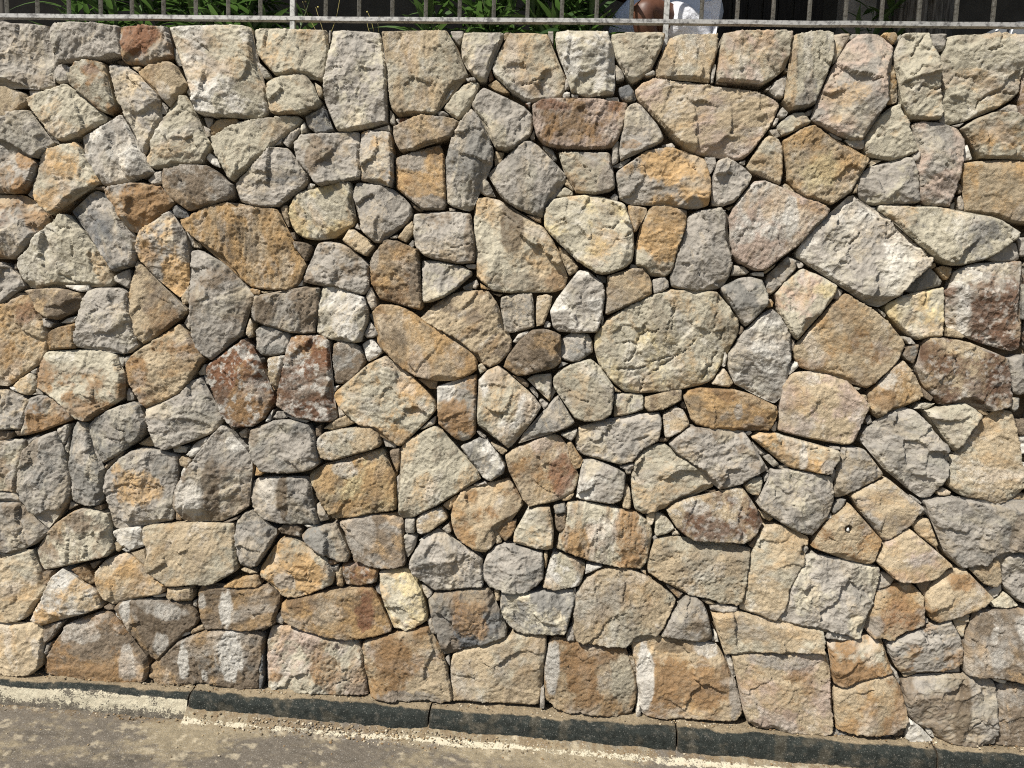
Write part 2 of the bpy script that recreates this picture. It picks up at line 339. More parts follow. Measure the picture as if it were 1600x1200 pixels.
+bR5 2052,1404 2044,1375 2010,1335 1996,1312 1962,1314 1927,1330 1881,1341 1839,1314 1813,1291 1785,1298 1750,1309 1736,1336 1741,1389 1742,1442 1742,1494 1785,1507 1829,1517 1865,1542 1892,1549 1946,1556 2002,1554 2029,1535 2036,1494 2061,1445
bc5 354,653 370,699 375,731 417,744 466,750 504,733 565,727 626,728 687,725 746,716 740,664 737,613 732,555 720,503 703,489 641,497 579,513 516,521 478,545 427,561 389,578 357,595
gG2 1724,776 1679,770 1651,759 1624,739 1592,712 1552,700 1512,694 1480,723 1454,753 1432,802 1411,844 1389,886 1367,940 1412,955 1475,965 1533,959 1592,947 1628,937 1673,942 1703,929 1760,929 1788,942 1834,936 1867,947 1922,959 1978,965 2041,955 2088,940 2077,886 2065,844 2052,801 2041,753 2021,723 1996,694 1956,700 1914,712 1877,739 1847,759 1817,770 1770,776
cO3 30,859 95,869 158,853 214,850 270,840 314,830 352,800 367,757 358,698 349,633 326,609 263,609 200,618 125,626 74,649 23,665 -9,669 2,715 25,762 29,814
gG2 1117,1166 1140,1210 1178,1242 1211,1268 1261,1292 1314,1279 1346,1244 1384,1204 1416,1169 1437,1143 1415,1114 1437,1091 1439,1042 1415,992 1389,957 1360,952 1324,969 1292,998 1254,1026 1217,1049 1191,1084 1158,1126 1134,1143
+gG2 2270,1143 2250,1125 2227,1084 2209,1049 2178,1026 2148,997 2124,968 2092,952 2063,957 2031,992 1998,1042 1989,1091 2006,1114 1980,1143 1995,1169 2019,1204 2048,1244 2072,1279 2120,1291 2172,1268 2208,1242 2251,1210 2281,1166
gG2 -1864,839 -1835,894 -1787,943 -1739,978 -1691,994 -1644,986 -1590,976 -1547,962 -1550,902 -1554,836 -1562,782 -1569,728 -1573,691 -1627,691 -1675,685 -1723,669 -1764,653 -1806,640 -1829,653 -1835,699 -1845,753 -1854,799
+gG2 -2786,796 -2799,749 -2812,695 -2822,648 -2848,636 -2891,648 -2933,664 -2983,680 -3033,686 -3092,685 -3093,723 -3097,777 -3101,830 -3101,897 -3101,957 -3053,971 -2995,982 -2944,990 -2895,974 -2846,939 -2799,890 -2773,835
gd3 -1481,1783 -1451,1790 -1412,1773 -1354,1744 -1309,1701 -1270,1665 -1228,1617 -1237,1579 -1257,1528 -1270,1464 -1302,1438 -1348,1404 -1378,1381 -1404,1357 -1434,1375 -1460,1406 -1476,1450 -1479,1539 -1485,1664 -1478,1740
+gd3 -3120,1737 -3118,1662 -3133,1536 -3142,1447 -3163,1402 -3193,1371 -3227,1353 -3254,1377 -3285,1400 -3333,1434 -3367,1461 -3377,1524 -3394,1576 -3403,1614 -3352,1662 -3307,1699 -3254,1741 -3189,1770 -3145,1788 -3114,1781
c -631,1047 -613,1068 -562,1102 -500,1137 -467,1119 -441,1089 -402,1046 -363,1004 -323,967 -313,936 -353,914 -397,880 -441,851 -485,817 -542,787 -586,762 -625,760 -635,782 -634,886 -630,964
cO3 -2119,1308 -2097,1361 -2022,1370 -1941,1377 -1833,1381 -1793,1360 -1780,1322 -1761,1291 -1755,1246 -1759,1194 -1797,1166 -1851,1137 -1892,1109 -1913,1088 -1954,1093 -1981,1111 -2007,1143 -2055,1174 -2095,1198 -2132,1213 -2131,1262
+cO3 -2469,1261 -2471,1212 -2510,1197 -2553,1172 -2603,1141 -2633,1109 -2662,1090 -2704,1086 -2724,1106 -2765,1134 -2821,1163 -2858,1190 -2859,1243 -2849,1288 -2827,1320 -2810,1358 -2767,1379 -2655,1375 -2572,1369 -2496,1360 -2477,1307
go6 156,2122 184,2146 224,2176 264,2203 310,2216 357,2214 405,2197 452,2184 479,2176 496,2130 505,2090 505,2043 501,2008 464,1996 429,1995 381,2005 345,2013 298,2009 251,2005 209,2009 173,2023 163,2070
oO4 -754,1572 -726,1604 -682,1605 -625,1589 -580,1566 -560,1536 -509,1507 -459,1484 -408,1455 -357,1426 -337,1396 -339,1364 -367,1344 -404,1330 -429,1317 -479,1315 -530,1322 -581,1329 -626,1352 -664,1382 -690,1412 -716,1430 -736,1454 -717,1486 -730,1517
c -2206,1704 -2195,1736 -2147,1769 -2125,1820 -2077,1853 -2036,1885 -2009,1914 -1982,1909 -1950,1869 -1917,1832 -1885,1790 -1853,1747 -1814,1691 -1805,1654 -1822,1637 -1868,1632 -1922,1643 -1975,1638 -2029,1640 -2083,1628 -2138,1617 -2168,1616 -2184,1647 -2203,1678
+c -2366,1678 -2388,1647 -2406,1615 -2437,1616 -2492,1627 -2546,1639 -2602,1637 -2657,1642 -2713,1631 -2761,1635 -2778,1652 -2765,1689 -2721,1745 -2684,1788 -2648,1831 -2612,1868 -2576,1908 -2548,1913 -2522,1885 -2482,1852 -2436,1820 -2418,1769 -2371,1736 -2362,1703
oy5 -1002,918 -966,940 -941,964 -895,973 -843,979 -804,997 -753,1022 -708,1034 -695,1012 -675,968 -651,930 -650,885 -643,834 -645,791 -697,778 -762,768 -827,751 -872,743 -905,743 -925,765 -945,797 -965,842 -985,873
bo5 753,2250 786,2274 819,2297 852,2306 882,2287 913,2259 954,2232 1001,2210 1053,2197 1065,2189 1045,2154 1031,2120 1012,2073 980,2050 948,2026 933,2025 901,2036 855,2046 825,2057 800,2085 781,2108 778,2148 764,2193
+bo5 2408,2192 2403,2147 2409,2107 2396,2084 2378,2056 2353,2045 2312,2035 2284,2024 2271,2025 2236,2049 2201,2072 2174,2119 2154,2153 2129,2188 2138,2196 2184,2209 2224,2231 2258,2258 2281,2286 2304,2305 2337,2296 2372,2272 2407,2249
pO4 -167,2357 -135,2378 -64,2387 -5,2383 84,2386 143,2376 187,2371 181,2331 177,2291 161,2250 140,2212 104,2205 27,2202 -56,2202 -111,2216 -148,2244 -157,2290 -163,2331
gw5 609,1423 609,1465 636,1509 668,1558 706,1601 745,1633 762,1638 787,1616 813,1582 833,1547 833,1505 840,1457 832,1408 829,1360 815,1310 793,1282 757,1296 720,1318 677,1335 640,1351 620,1387
+gw5 2695,1387 2683,1352 2653,1335 2618,1319 2589,1296 2558,1282 2533,1311 2510,1360 2499,1408 2482,1457 2478,1504 2470,1546 2482,1581 2499,1616 2517,1638 2534,1632 2575,1601 2618,1558 2657,1509 2689,1466 2698,1423
bc4 716,477 726,516 733,581 738,645 749,710 764,761 779,800 826,822 869,812 912,789 955,776 957,748 928,740 930,714 945,709 940,664 913,618 898,572 895,527 880,481 859,441 828,442 778,461
+bc4 2731,463 2690,444 2662,443 2635,483 2612,529 2601,574 2578,619 2545,665 2531,710 2544,715 2541,740 2512,748 2508,777 2545,790 2581,813 2618,823 2665,801 2686,763 2710,711 2732,647 2749,583 2768,518 2785,479
dg4 1758,265 1710,277 1668,280 1622,274 1571,279 1562,343 1559,407 1568,471 1580,532 1643,539 1712,547 1828,547 1898,539 1962,532 1986,471 2007,407 2017,343 2021,279 1973,274 1926,280 1885,277 1840,265
oO3 -1111,380 -1094,391 -1021,413 -934,439 -848,451 -776,466 -737,465 -716,440 -699,401 -682,362 -662,323 -654,289 -694,273 -766,258 -832,246 -886,253 -939,266 -999,272 -1047,289 -1087,303 -1104,340
bd3 -570,1554 -549,1579 -506,1618 -451,1650 -402,1667 -340,1669 -303,1668 -290,1644 -271,1626 -260,1596 -258,1547 -235,1505 -210,1481 -209,1450 -226,1425 -256,1393 -293,1373 -318,1384 -338,1420 -370,1438 -402,1467 -459,1496 -510,1519 -548,1536
rR6 -1078,1462 -1043,1473 -979,1473 -946,1471 -924,1453 -923,1403 -919,1346 -909,1302 -925,1257 -911,1219 -895,1188 -891,1150 -917,1130 -969,1133 -1014,1138 -1066,1151 -1109,1172 -1132,1190 -1126,1248 -1113,1306 -1100,1376 -1088,1427
bO4 -1753,1330 -1733,1363 -1686,1397 -1645,1424 -1592,1452 -1559,1479 -1529,1496 -1493,1462 -1480,1431 -1454,1394 -1427,1363 -1461,1317 -1477,1284 -1494,1257 -1541,1216 -1601,1184 -1642,1173 -1675,1152 -1709,1189 -1728,1227 -1748,1259
+bO4 -2865,1256 -2888,1224 -2912,1186 -2949,1148 -2984,1169 -3026,1181 -3089,1212 -3136,1253 -3153,1280 -3168,1313 -3201,1359 -3171,1390 -3140,1427 -3123,1459 -3082,1493 -3051,1476 -3017,1449 -2962,1421 -2921,1394 -2874,1360 -2854,1327
rR5 -1418,1338 -1368,1372 -1316,1412 -1263,1455 -1237,1428 -1218,1391 -1198,1353 -1188,1315 -1172,1278 -1152,1240 -1145,1202 -1165,1169 -1184,1136 -1223,1102 -1276,1093 -1309,1091 -1342,1122 -1362,1160 -1388,1217 -1408,1261 -1421,1305
+rR5 -3212,1301 -3229,1257 -3254,1212 -3287,1155 -3311,1117 -3350,1086 -3386,1087 -3444,1096 -3485,1130 -3505,1164 -3524,1197 -3514,1235 -3489,1273 -3468,1311 -3454,1349 -3430,1386 -3405,1424 -3375,1451 -3320,1408 -3265,1368 -3214,1334
g 430,1971 464,1990 516,2000 545,2008 563,1992 567,1934 576,1887 591,1841 605,1800 596,1752 575,1716 541,1700 482,1698 434,1699 386,1707 375,1739 388,1781 397,1835 411,1894 423,1936
bR4 411,855 446,888 505,911 571,924 607,935 648,953 696,959 716,929 743,893 763,856 780,825 762,780 734,747 705,736 662,742 601,742 534,741 490,758 458,788 425,824
kd5 -510,427 -488,452 -430,462 -378,475 -314,486 -270,492 -250,471 -236,439 -222,406 -208,374 -187,329 -186,302 -224,280 -268,263 -320,246 -378,232 -410,209 -439,203 -456,249 -477,295 -492,341 -502,381
cg3 -260,2617 -192,2620 -121,2621 -108,2590 -98,2556 -85,2522 -63,2488 -48,2459 -48,2419 -59,2396 -100,2384 -147,2380 -177,2371 -207,2385 -244,2405 -281,2439 -312,2467 -322,2490 -314,2519 -291,2559 -274,2594
bO3 -222,1033 -194,1057 -145,1078 -96,1106 -41,1128 -3,1117 23,1080 35,1031 52,1000 69,969 61,924 50,898 7,870 -29,855 -73,846 -117,834 -143,862 -163,905 -190,949 -211,992
gc2 751,899 769,950 791,983 796,1033 846,1039 906,1033 966,1029 1020,1014 1030,965 1036,928 1030,884 1010,845 983,806 967,783 918,796 862,818 818,847 774,875
+gc2 2655,877 2620,848 2586,819 2539,797 2496,784 2477,806 2444,846 2417,884 2404,928 2402,965 2401,1014 2449,1030 2503,1033 2557,1039 2604,1034 2619,984 2645,951 2671,900
gd2 405,1112 431,1138 466,1171 489,1188 538,1175 586,1168 685,1176 708,1140 735,1098 761,1062 784,1035 764,1019 724,998 689,971 648,959 606,945 593,972 548,1013 497,1042 435,1076
c 270,967 284,1037 319,1083 360,1110 396,1112 435,1076 497,1042 548,1007 584,972 588,953 528,931 469,909 433,888 405,854 362,842 326,831 294,848 279,898
gG2 -324,2105 -294,2135 -259,2172 -218,2202 -189,2226 -159,2229 -128,2209 -97,2175 -65,2141 -34,2112 -28,2089 -44,2065 -73,2035 -96,2004 -107,1974 -112,1951 -142,1956 -179,1967 -216,1983 -253,2006 -278,2029 -298,2064
bo2 1593,1975 1553,1990 1512,2004 1468,2008 1417,2010 1413,2061 1396,2117 1385,2179 1395,2187 1439,2194 1521,2199 1685,2198 1767,2194 1812,2187 1823,2178 1825,2116 1820,2060 1825,2009 1776,2008 1733,2003 1696,1990 1659,1974
gG3 -2207,901 -2191,955 -2149,1001 -2093,1030 -2058,1042 -2038,1009 -2025,970 -2013,918 -2004,871 -2002,798 -2010,757 -2039,708 -2075,665 -2103,630 -2137,668 -2171,694 -2205,746 -2224,792 -2222,853
+gG3 -2404,852 -2406,791 -2429,745 -2467,692 -2503,667 -2540,628 -2567,663 -2601,706 -2627,754 -2633,795 -2626,869 -2613,915 -2597,968 -2581,1007 -2558,1040 -2524,1028 -2469,999 -2428,954 -2416,900
bO3 1097,139 1091,178 1120,194 1156,200 1191,222 1243,245 1302,263 1322,241 1343,204 1359,153 1377,89 1362,55 1322,26 1275,12 1202,9 1141,14 1113,22 1108,81
+bO3 2503,82 2510,23 2485,15 2429,10 2360,13 2312,26 2268,55 2247,89 2251,153 2257,204 2270,242 2284,263 2343,246 2397,222 2434,200 2469,194 2499,179 2501,140
cp4 517,2621 591,2628 676,2628 758,2625 755,2582 753,2543 742,2498 710,2470 666,2444 620,2446 563,2448 505,2456 499,2495 504,2551 511,2591
+cp4 2560,2589 2573,2549 2588,2493 2591,2454 2541,2446 2489,2445 2448,2442 2404,2468 2369,2497 2350,2541 2340,2580 2329,2624 2403,2627 2481,2626 2548,2619
bc5 607,453 656,456 710,470 766,454 829,436 890,430 951,422 1012,419 1040,415 1043,370 1047,325 983,323 910,321 837,316 764,308 716,294 673,288 659,316 650,355 629,399
+bc5 2878,402 2867,358 2867,319 2860,291 2820,297 2774,310 2706,318 2639,323 2571,325 2512,326 2506,371 2501,416 2525,420 2581,423 2636,432 2691,437 2743,456 2791,472 2842,459 2887,456
bO3 -429,787 -415,840 -391,880 -353,901 -290,908 -240,927 -203,945 -176,911 -156,880 -139,843 -154,816 -191,788 -234,766 -259,745 -251,700 -256,667 -281,640 -306,635 -332,643 -365,667 -398,685 -418,729
gG2 -1672,1152 -1622,1171 -1568,1196 -1514,1231 -1487,1270 -1441,1292 -1421,1241 -1395,1197 -1369,1160 -1349,1128 -1369,1088 -1422,1053 -1489,1024 -1550,1001 -1597,987 -1634,997 -1647,1035 -1660,1081 -1666,1126
+gG2 -2962,1122 -2971,1077 -2988,1031 -3005,992 -3045,982 -3095,996 -3158,1019 -3229,1048 -3284,1083 -3303,1123 -3280,1155 -3248,1193 -3216,1237 -3191,1288 -3143,1266 -3116,1226 -3061,1192 -3005,1167 -2953,1148
gp5 1203,2315 1238,2326 1288,2325 1322,2315 1362,2302 1387,2269 1388,2229 1385,2173 1380,2116 1368,2059 1360,2025 1315,2030 1275,2034 1260,2051 1247,2102 1237,2147 1244,2193 1235,2237 1215,2276
+gp5 1969,2276 1957,2237 1957,2192 1973,2146 1972,2101 1970,2050 1959,2034 1921,2029 1878,2025 1864,2059 1841,2116 1824,2173 1810,2229 1803,2268 1821,2301 1857,2314 1888,2325 1936,2325 1972,2315
bo5 -2248,1555 -2206,1586 -2169,1597 -2152,1572 -2126,1534 -2114,1496 -2095,1458 -2089,1432 -2093,1387 -2112,1328 -2147,1294 -2203,1259 -2273,1213 -2282,1249 -2317,1249 -2328,1213 -2396,1258 -2450,1293 -2483,1327 -2498,1386 -2500,1431 -2492,1457 -2470,1495 -2454,1533 -2425,1571 -2407,1596 -2370,1585 -2330,1555
gG2 -592,581 -570,628 -545,669 -508,704 -473,726 -437,702 -410,678 -371,654 -326,637 -296,606 -291,547 -289,495 -340,488 -391,478 -436,468 -488,468 -522,493 -548,511 -581,535
gc -2173,2632 -2082,2630 -2036,2624 -2036,2599 -2040,2546 -2042,2474 -2036,2426 -2029,2402 -2062,2388 -2128,2395 -2194,2405 -2233,2416 -2286,2416 -2326,2405 -2393,2395 -2460,2388 -2493,2401 -2484,2426 -2475,2474 -2472,2546 -2473,2599 -2470,2624 -2424,2630 -2331,2632
cw4 -335,1327 -305,1360 -259,1386 -237,1369 -205,1345 -173,1316 -141,1292 -108,1262 -86,1232 -106,1194 -135,1154 -159,1122 -183,1089 -207,1062 -233,1080 -265,1104 -298,1140 -329,1145 -334,1195 -320,1246 -315,1278 -331,1302
c 1143,2627 1230,2630 1239,2598 1256,2560 1271,2511 1282,2450 1295,2389 1299,2362 1293,2334 1249,2330 1193,2329 1180,2354 1160,2387 1148,2437 1142,2470 1122,2509 1117,2542 1122,2575
+c 1998,2574 2010,2541 2011,2508 2000,2469 2001,2436 1999,2386 1987,2353 1979,2328 1925,2329 1882,2333 1871,2361 1869,2389 1869,2450 1867,2510 1873,2559 1882,2598 1883,2629 1968,2626
wc5 -89,2618 -45,2624 43,2625 102,2623 115,2592 128,2553 132,2490 138,2422 133,2402 95,2396 48,2391 0,2403 -27,2414 -29,2454 -57,2499 -80,2550 -90,2584
Gg4 -433,2285 -415,2315 -393,2344 -367,2316 -341,2275 -316,2229 -306,2200 -307,2141 -324,2111 -354,2090 -365,2057 -366,2015 -374,1973 -392,1966 -429,1972 -461,1983 -473,1995 -478,2048 -482,2108 -484,2155 -476,2202 -462,2238
dD4 -1825,311 -1797,334 -1748,347 -1672,356 -1590,358 -1528,359 -1494,351 -1473,314 -1460,281 -1481,252 -1522,221 -1557,184 -1599,140 -1641,91 -1662,93 -1689,119 -1723,166 -1764,211 -1785,245 -1812,277
+dD4 -2867,272 -2898,239 -2922,205 -2968,159 -3008,112 -3039,86 -3061,84 -3103,132 -3144,177 -3179,214 -3222,244 -3242,273 -3225,306 -3201,343 -3163,351 -3097,351 -3009,350 -2929,342 -2878,328 -2850,306
dD6 -1463,404 -1439,436 -1398,435 -1337,433 -1276,430 -1222,437 -1162,451 -1135,426 -1121,413 -1121,366 -1134,324 -1137,290 -1181,276 -1222,260 -1289,255 -1344,255 -1385,245 -1433,238 -1450,289 -1460,343
+dD6 -3238,335 -3253,280 -3275,230 -3326,236 -3371,246 -3431,246 -3505,250 -3549,266 -3597,279 -3598,314 -3610,356 -3607,403 -3591,416 -3559,442 -3492,428 -3433,421 -3366,424 -3299,427 -3254,428 -3231,396
cd4 -2159,537 -2119,574 -2090,630 -2040,674 -1990,711 -1949,723 -1887,717 -1849,705 -1840,659 -1827,605 -1824,558 -1849,529 -1905,512 -1961,495 -2024,481 -2080,463 -2129,451 -2146,483
+cd4 -2507,481 -2526,449 -2576,461 -2632,478 -2697,491 -2753,508 -2810,525 -2834,553 -2828,601 -2811,655 -2798,701 -2758,713 -2693,720 -2651,708 -2602,672 -2554,628 -2528,572 -2491,536
oO3 452,1294 469,1319 516,1334 564,1330 636,1333 684,1323 726,1306 770,1284 806,1277 811,1237 799,1206 777,1180 717,1180 646,1174 586,1174 537,1181 501,1191 484,1209 479,1252
g -1909,1612 -1869,1626 -1802,1628 -1775,1629 -1746,1611 -1743,1567 -1734,1529 -1724,1479 -1705,1428 -1702,1403 -1726,1376 -1766,1365 -1806,1379 -1846,1389 -1900,1387 -1954,1386 -1964,1405 -1959,1457 -1952,1496 -1937,1541 -1923,1586
+g -2659,1585 -2648,1539 -2636,1494 -2631,1455 -2630,1403 -2641,1384 -2697,1385 -2753,1387 -2795,1377 -2838,1362 -2880,1373 -2903,1400 -2898,1426 -2875,1476 -2861,1527 -2849,1565 -2843,1609 -2810,1627 -2783,1627 -2713,1624 -2672,1610
gb2 50,1107 63,1158 112,1176 172,1194 233,1203 293,1222 312,1213 365,1230 375,1210 380,1179 371,1123 348,1109 301,1076 278,1037 230,1019 180,1026 130,1042 87,1046 58,1070
c -1234,2623 -1152,2627 -1040,2625 -951,2621 -947,2581 -941,2558 -946,2499 -952,2458 -961,2436 -983,2440 -1014,2458 -1045,2462 -1076,2466 -1107,2456 -1151,2456 -1170,2479 -1201,2508 -1220,2531 -1227,2578
gG2 -1246,1049 -1237,1088 -1191,1103 -1151,1128 -1092,1137 -1040,1130 -1001,1119 -981,1088 -971,1043 -961,998 -960,959 -986,939 -1032,926 -1091,917 -1150,917 -1197,921 -1230,965 -1243,1003
gw4 -1922,2209 -1896,2228 -1843,2247 -1803,2272 -1761,2300 -1732,2255 -1710,2219 -1701,2177 -1675,2141 -1644,2099 -1621,2078 -1657,2062 -1716,2048 -1755,2029 -1808,2025 -1841,2030 -1866,2070 -1898,2124 -1917,2160 -1926,2191
+gw4 -2614,2190 -2626,2160 -2648,2124 -2685,2069 -2714,2029 -2748,2024 -2803,2028 -2844,2048 -2905,2061 -2942,2077 -2917,2098 -2880,2140 -2850,2176 -2838,2219 -2812,2255 -2779,2300 -2736,2272 -2696,2247 -2643,2228 -2617,2209
cy4 -1095,1972 -1073,2009 -1035,2031 -972,2042 -909,2062 -853,2064 -843,2039 -849,1991 -842,1961 -826,1925 -838,1900 -875,1875 -919,1849 -976,1841 -1027,1846 -1065,1863 -1088,1906 -1098,1942
c -1398,2220 -1347,2245 -1289,2276 -1226,2289 -1150,2299 -1062,2306 -1040,2295 -1056,2268 -1106,2231 -1156,2188 -1181,2164 -1213,2145 -1251,2108 -1289,2083 -1312,2052 -1334,2064 -1353,2106 -1379,2148 -1395,2183
+c -3179,2183 -3199,2147 -3230,2105 -3254,2062 -3279,2051 -3302,2082 -3342,2107 -3382,2144 -3416,2163 -3442,2188 -3495,2231 -3549,2268 -3564,2295 -3539,2306 -3441,2299 -3357,2288 -3288,2275 -3227,2244 -3173,2219
c -1531,2370 -1493,2372 -1480,2344 -1461,2308 -1439,2261 -1423,2225 -1404,2201 -1401,2177 -1424,2147 -1437,2119 -1482,2115 -1546,2114 -1585,2100 -1624,2090 -1653,2117 -1662,2141 -1636,2197 -1609,2252 -1570,2319 -1547,2355
+c -3002,2355 -2980,2318 -2942,2251 -2918,2196 -2894,2141 -2905,2116 -2938,2089 -2979,2100 -3020,2113 -3089,2114 -3138,2118 -3150,2146 -3172,2177 -3167,2201 -3145,2224 -3125,2260 -3098,2308 -3075,2344 -3059,2372 -3018,2370
co5 -1202,516 -1175,558 -1149,606 -1116,648 -1076,651 -1043,639 -996,609 -949,585 -923,573 -909,541 -889,509 -902,468 -935,452 -988,429 -1034,409 -1081,402 -1114,413 -1128,440 -1162,464 -1195,482
co3 -2069,2157 -2015,2177 -1943,2191 -1923,2173 -1908,2136 -1879,2088 -1847,2033 -1880,2020 -1927,2000 -1981,1962 -2008,1924 -2046,1904 -2068,1922 -2094,1946 -2113,1983 -2119,2014 -2101,2070 -2090,2120
+co3 -2451,2120 -2443,2070 -2428,2014 -2436,1983 -2458,1946 -2486,1921 -2511,1903 -2548,1923 -2573,1961 -2626,1999 -2673,2019 -2707,2032 -2670,2087 -2637,2136 -2618,2172 -2597,2190 -2523,2176 -2470,2157
gO2 1271,380 1302,401 1348,424 1399,446 1456,470 1502,489 1522,455 1543,425 1557,381 1563,317 1531,299 1491,283 1432,279 1385,272 1344,262 1318,286 1297,324 1279,355
+gO2 2288,355 2277,324 2265,287 2244,263 2203,272 2157,279 2099,283 2057,299 2021,317 2014,381 2020,425 2034,455 2047,489 2095,470 2155,446 2209,424 2257,401 2291,380
go4 -1696,1814 -1673,1858 -1626,1891 -1587,1923 -1561,1939 -1548,1911 -1529,1887 -1503,1851 -1493,1808 -1487,1739 -1488,1664 -1505,1626 -1531,1600 -1577,1636 -1622,1672 -1668,1721 -1694,1745 -1703,1783
+go4 -2875,1781 -2888,1743 -2917,1719 -2969,1670 -3021,1634 -3072,1597 -3099,1623 -3114,1662 -3109,1737 -3098,1806 -3085,1849 -3055,1885 -3032,1910 -3016,1937 -2990,1921 -2950,1889 -2903,1857 -2881,1812
gk4 -1982,1924 -1941,1956 -1901,1995 -1867,2008 -1835,1996 -1796,1973 -1777,1936 -1764,1893 -1745,1856 -1712,1838 -1705,1807 -1704,1745 -1721,1719 -1761,1705 -1801,1692 -1814,1710 -1840,1747 -1872,1790 -1904,1827 -1930,1870 -1962,1906
+gk4 -2596,1905 -2632,1869 -2662,1825 -2698,1789 -2735,1746 -2765,1708 -2779,1690 -2820,1704 -2862,1717 -2878,1743 -2872,1806 -2862,1837 -2826,1855 -2804,1892 -2787,1935 -2765,1972 -2722,1995 -2688,2007 -2654,1994 -2615,1956 -2575,1924
gd2 -1074,2208 -1049,2238 -987,2237 -949,2243 -874,2248 -822,2250 -819,2207 -817,2160 -811,2112 -813,2076 -847,2069 -909,2056 -972,2045 -997,2066 -1010,2092 -1036,2107 -1055,2136 -1071,2172
gk2 -1308,2046 -1289,2071 -1251,2102 -1207,2139 -1169,2185 -1137,2189 -1102,2186 -1080,2160 -1061,2130 -1023,2095 -1019,2059 -1041,2034 -1073,2015 -1104,1990 -1136,1965 -1193,1958 -1244,1968 -1283,1977 -1299,2004
+gk2 -3297,2002 -3316,1975 -3359,1967 -3417,1956 -3480,1964 -3514,1989 -3548,2014 -3582,2033 -3605,2058 -3598,2094 -3553,2129 -3529,2159 -3502,2186 -3463,2188 -3428,2184 -3389,2138 -3342,2101 -3302,2070 -3283,2045
Oo5 -770,1762 -748,1806 -712,1849 -668,1848 -630,1834 -580,1817 -574,1768 -570,1714 -563,1646 -556,1597 -568,1583 -606,1593 -650,1606 -701,1617 -732,1622 -746,1652 -765,1689 -767,1725
dg4 -875,732 -827,751 -762,763 -697,775 -645,775 -618,750 -611,692 -609,626 -605,567 -647,551 -699,548 -758,557 -811,574 -825,619 -838,658 -859,703
gd2 -602,1949 -534,1957 -472,1962 -383,1961 -379,1919 -368,1872 -360,1818 -362,1772 -423,1767 -473,1772 -523,1779 -561,1793 -593,1829 -603,1865 -601,1901
cG2 759,2610 778,2618 845,2630 890,2628 902,2622 905,2578 905,2539 899,2506 880,2456 862,2399 858,2377 825,2365 769,2353 741,2389 753,2414 760,2476 758,2549
+cG2 2344,2547 2356,2475 2374,2413 2391,2387 2372,2351 2318,2364 2285,2375 2277,2398 2249,2454 2222,2505 2210,2538 2202,2577 2196,2621 2207,2626 2248,2629 2312,2617 2331,2608
Gc4 -218,483 -173,479 -109,490 -46,497 17,503 71,506 78,473 74,433 60,392 55,359 44,332 -7,325 -65,324 -116,317 -154,325 -181,349 -208,381 -219,420
co5 240,1818 243,1866 256,1913 260,1949 276,1979 298,2006 345,2007 393,1997 426,1989 426,1942 416,1906 406,1871 397,1829 388,1781 372,1751 343,1741 307,1743 281,1772 245,1782
cb2 -47,1352 -27,1372 9,1395 51,1412 94,1426 119,1408 145,1379 164,1349 187,1325 190,1270 183,1214 154,1193 111,1182 74,1183 43,1194 16,1237 -16,1279 -39,1309
gG2 -1236,873 -1216,887 -1170,896 -1091,904 -1005,905 -998,846 -985,814 -971,763 -961,714 -1023,710 -1090,709 -1143,713 -1183,724 -1216,749 -1239,767 -1243,820
oO5 -678,2157 -650,2172 -601,2182 -552,2195 -510,2210 -494,2178 -487,2143 -488,2096 -481,2048 -479,1988 -491,1970 -534,1964 -571,1965 -603,1988 -641,2020 -672,2043 -679,2103
bc3 -2254,511 -2176,536 -2163,496 -2143,449 -2127,416 -2121,381 -2147,331 -2176,287 -2199,251 -2228,228 -2278,214 -2392,213 -2442,227 -2470,249 -2490,286 -2517,329 -2540,379 -2531,413 -2512,447 -2489,494 -2473,535 -2396,510
c -2136,2351 -2076,2377 -2010,2402 -1980,2408 -1951,2391 -1906,2355 -1855,2314 -1816,2287 -1826,2269 -1869,2247 -1922,2221 -1975,2196 -2015,2192 -2047,2213 -2073,2249 -2105,2291 -2127,2321
+c -2399,2321 -2424,2291 -2459,2249 -2488,2213 -2522,2192 -2563,2196 -2616,2221 -2669,2246 -2712,2268 -2721,2287 -2679,2313 -2623,2355 -2574,2391 -2543,2408 -2513,2402 -2447,2377 -2388,2351
bd4 -1704,1739 -1688,1727 -1655,1690 -1610,1648 -1570,1611 -1538,1581 -1502,1554 -1519,1518 -1565,1485 -1612,1451 -1652,1424 -1682,1410 -1702,1428 -1718,1485 -1730,1536 -1739,1605 -1728,1656
+bd4 -2858,1654 -2850,1603 -2864,1533 -2881,1483 -2902,1426 -2924,1407 -2955,1421 -2996,1448 -3044,1482 -3091,1515 -3107,1551 -3066,1578 -3029,1609 -2985,1645 -2933,1688 -2896,1725 -2878,1737
cp4 764,1693 791,1729 823,1766 862,1791 904,1774 940,1758 985,1736 984,1706 969,1676 938,1634 917,1603 885,1561 858,1524 833,1547 813,1582 787,1622
+cp4 2498,1622 2482,1581 2470,1546 2452,1523 2420,1560 2382,1603 2357,1633 2319,1676 2299,1706 2293,1735 2331,1757 2361,1774 2396,1790 2437,1765 2473,1729 2505,1692
gw3 -70,1603 -44,1646 -16,1684 7,1721 36,1758 66,1756 97,1730 128,1713 139,1683 136,1623 129,1574 113,1525 59,1522 4,1523 -33,1525 -55,1542 -63,1573
bg3 1097,944 1124,967 1175,997 1225,1024 1263,996 1301,961 1338,939 1368,913 1343,883 1328,851 1296,818 1234,777 1208,807 1169,854 1130,896
+bg3 2322,896 2293,855 2266,807 2247,777 2180,818 2143,851 2122,883 2092,912 2116,938 2147,961 2176,996 2207,1023 2260,997 2313,967 2344,944
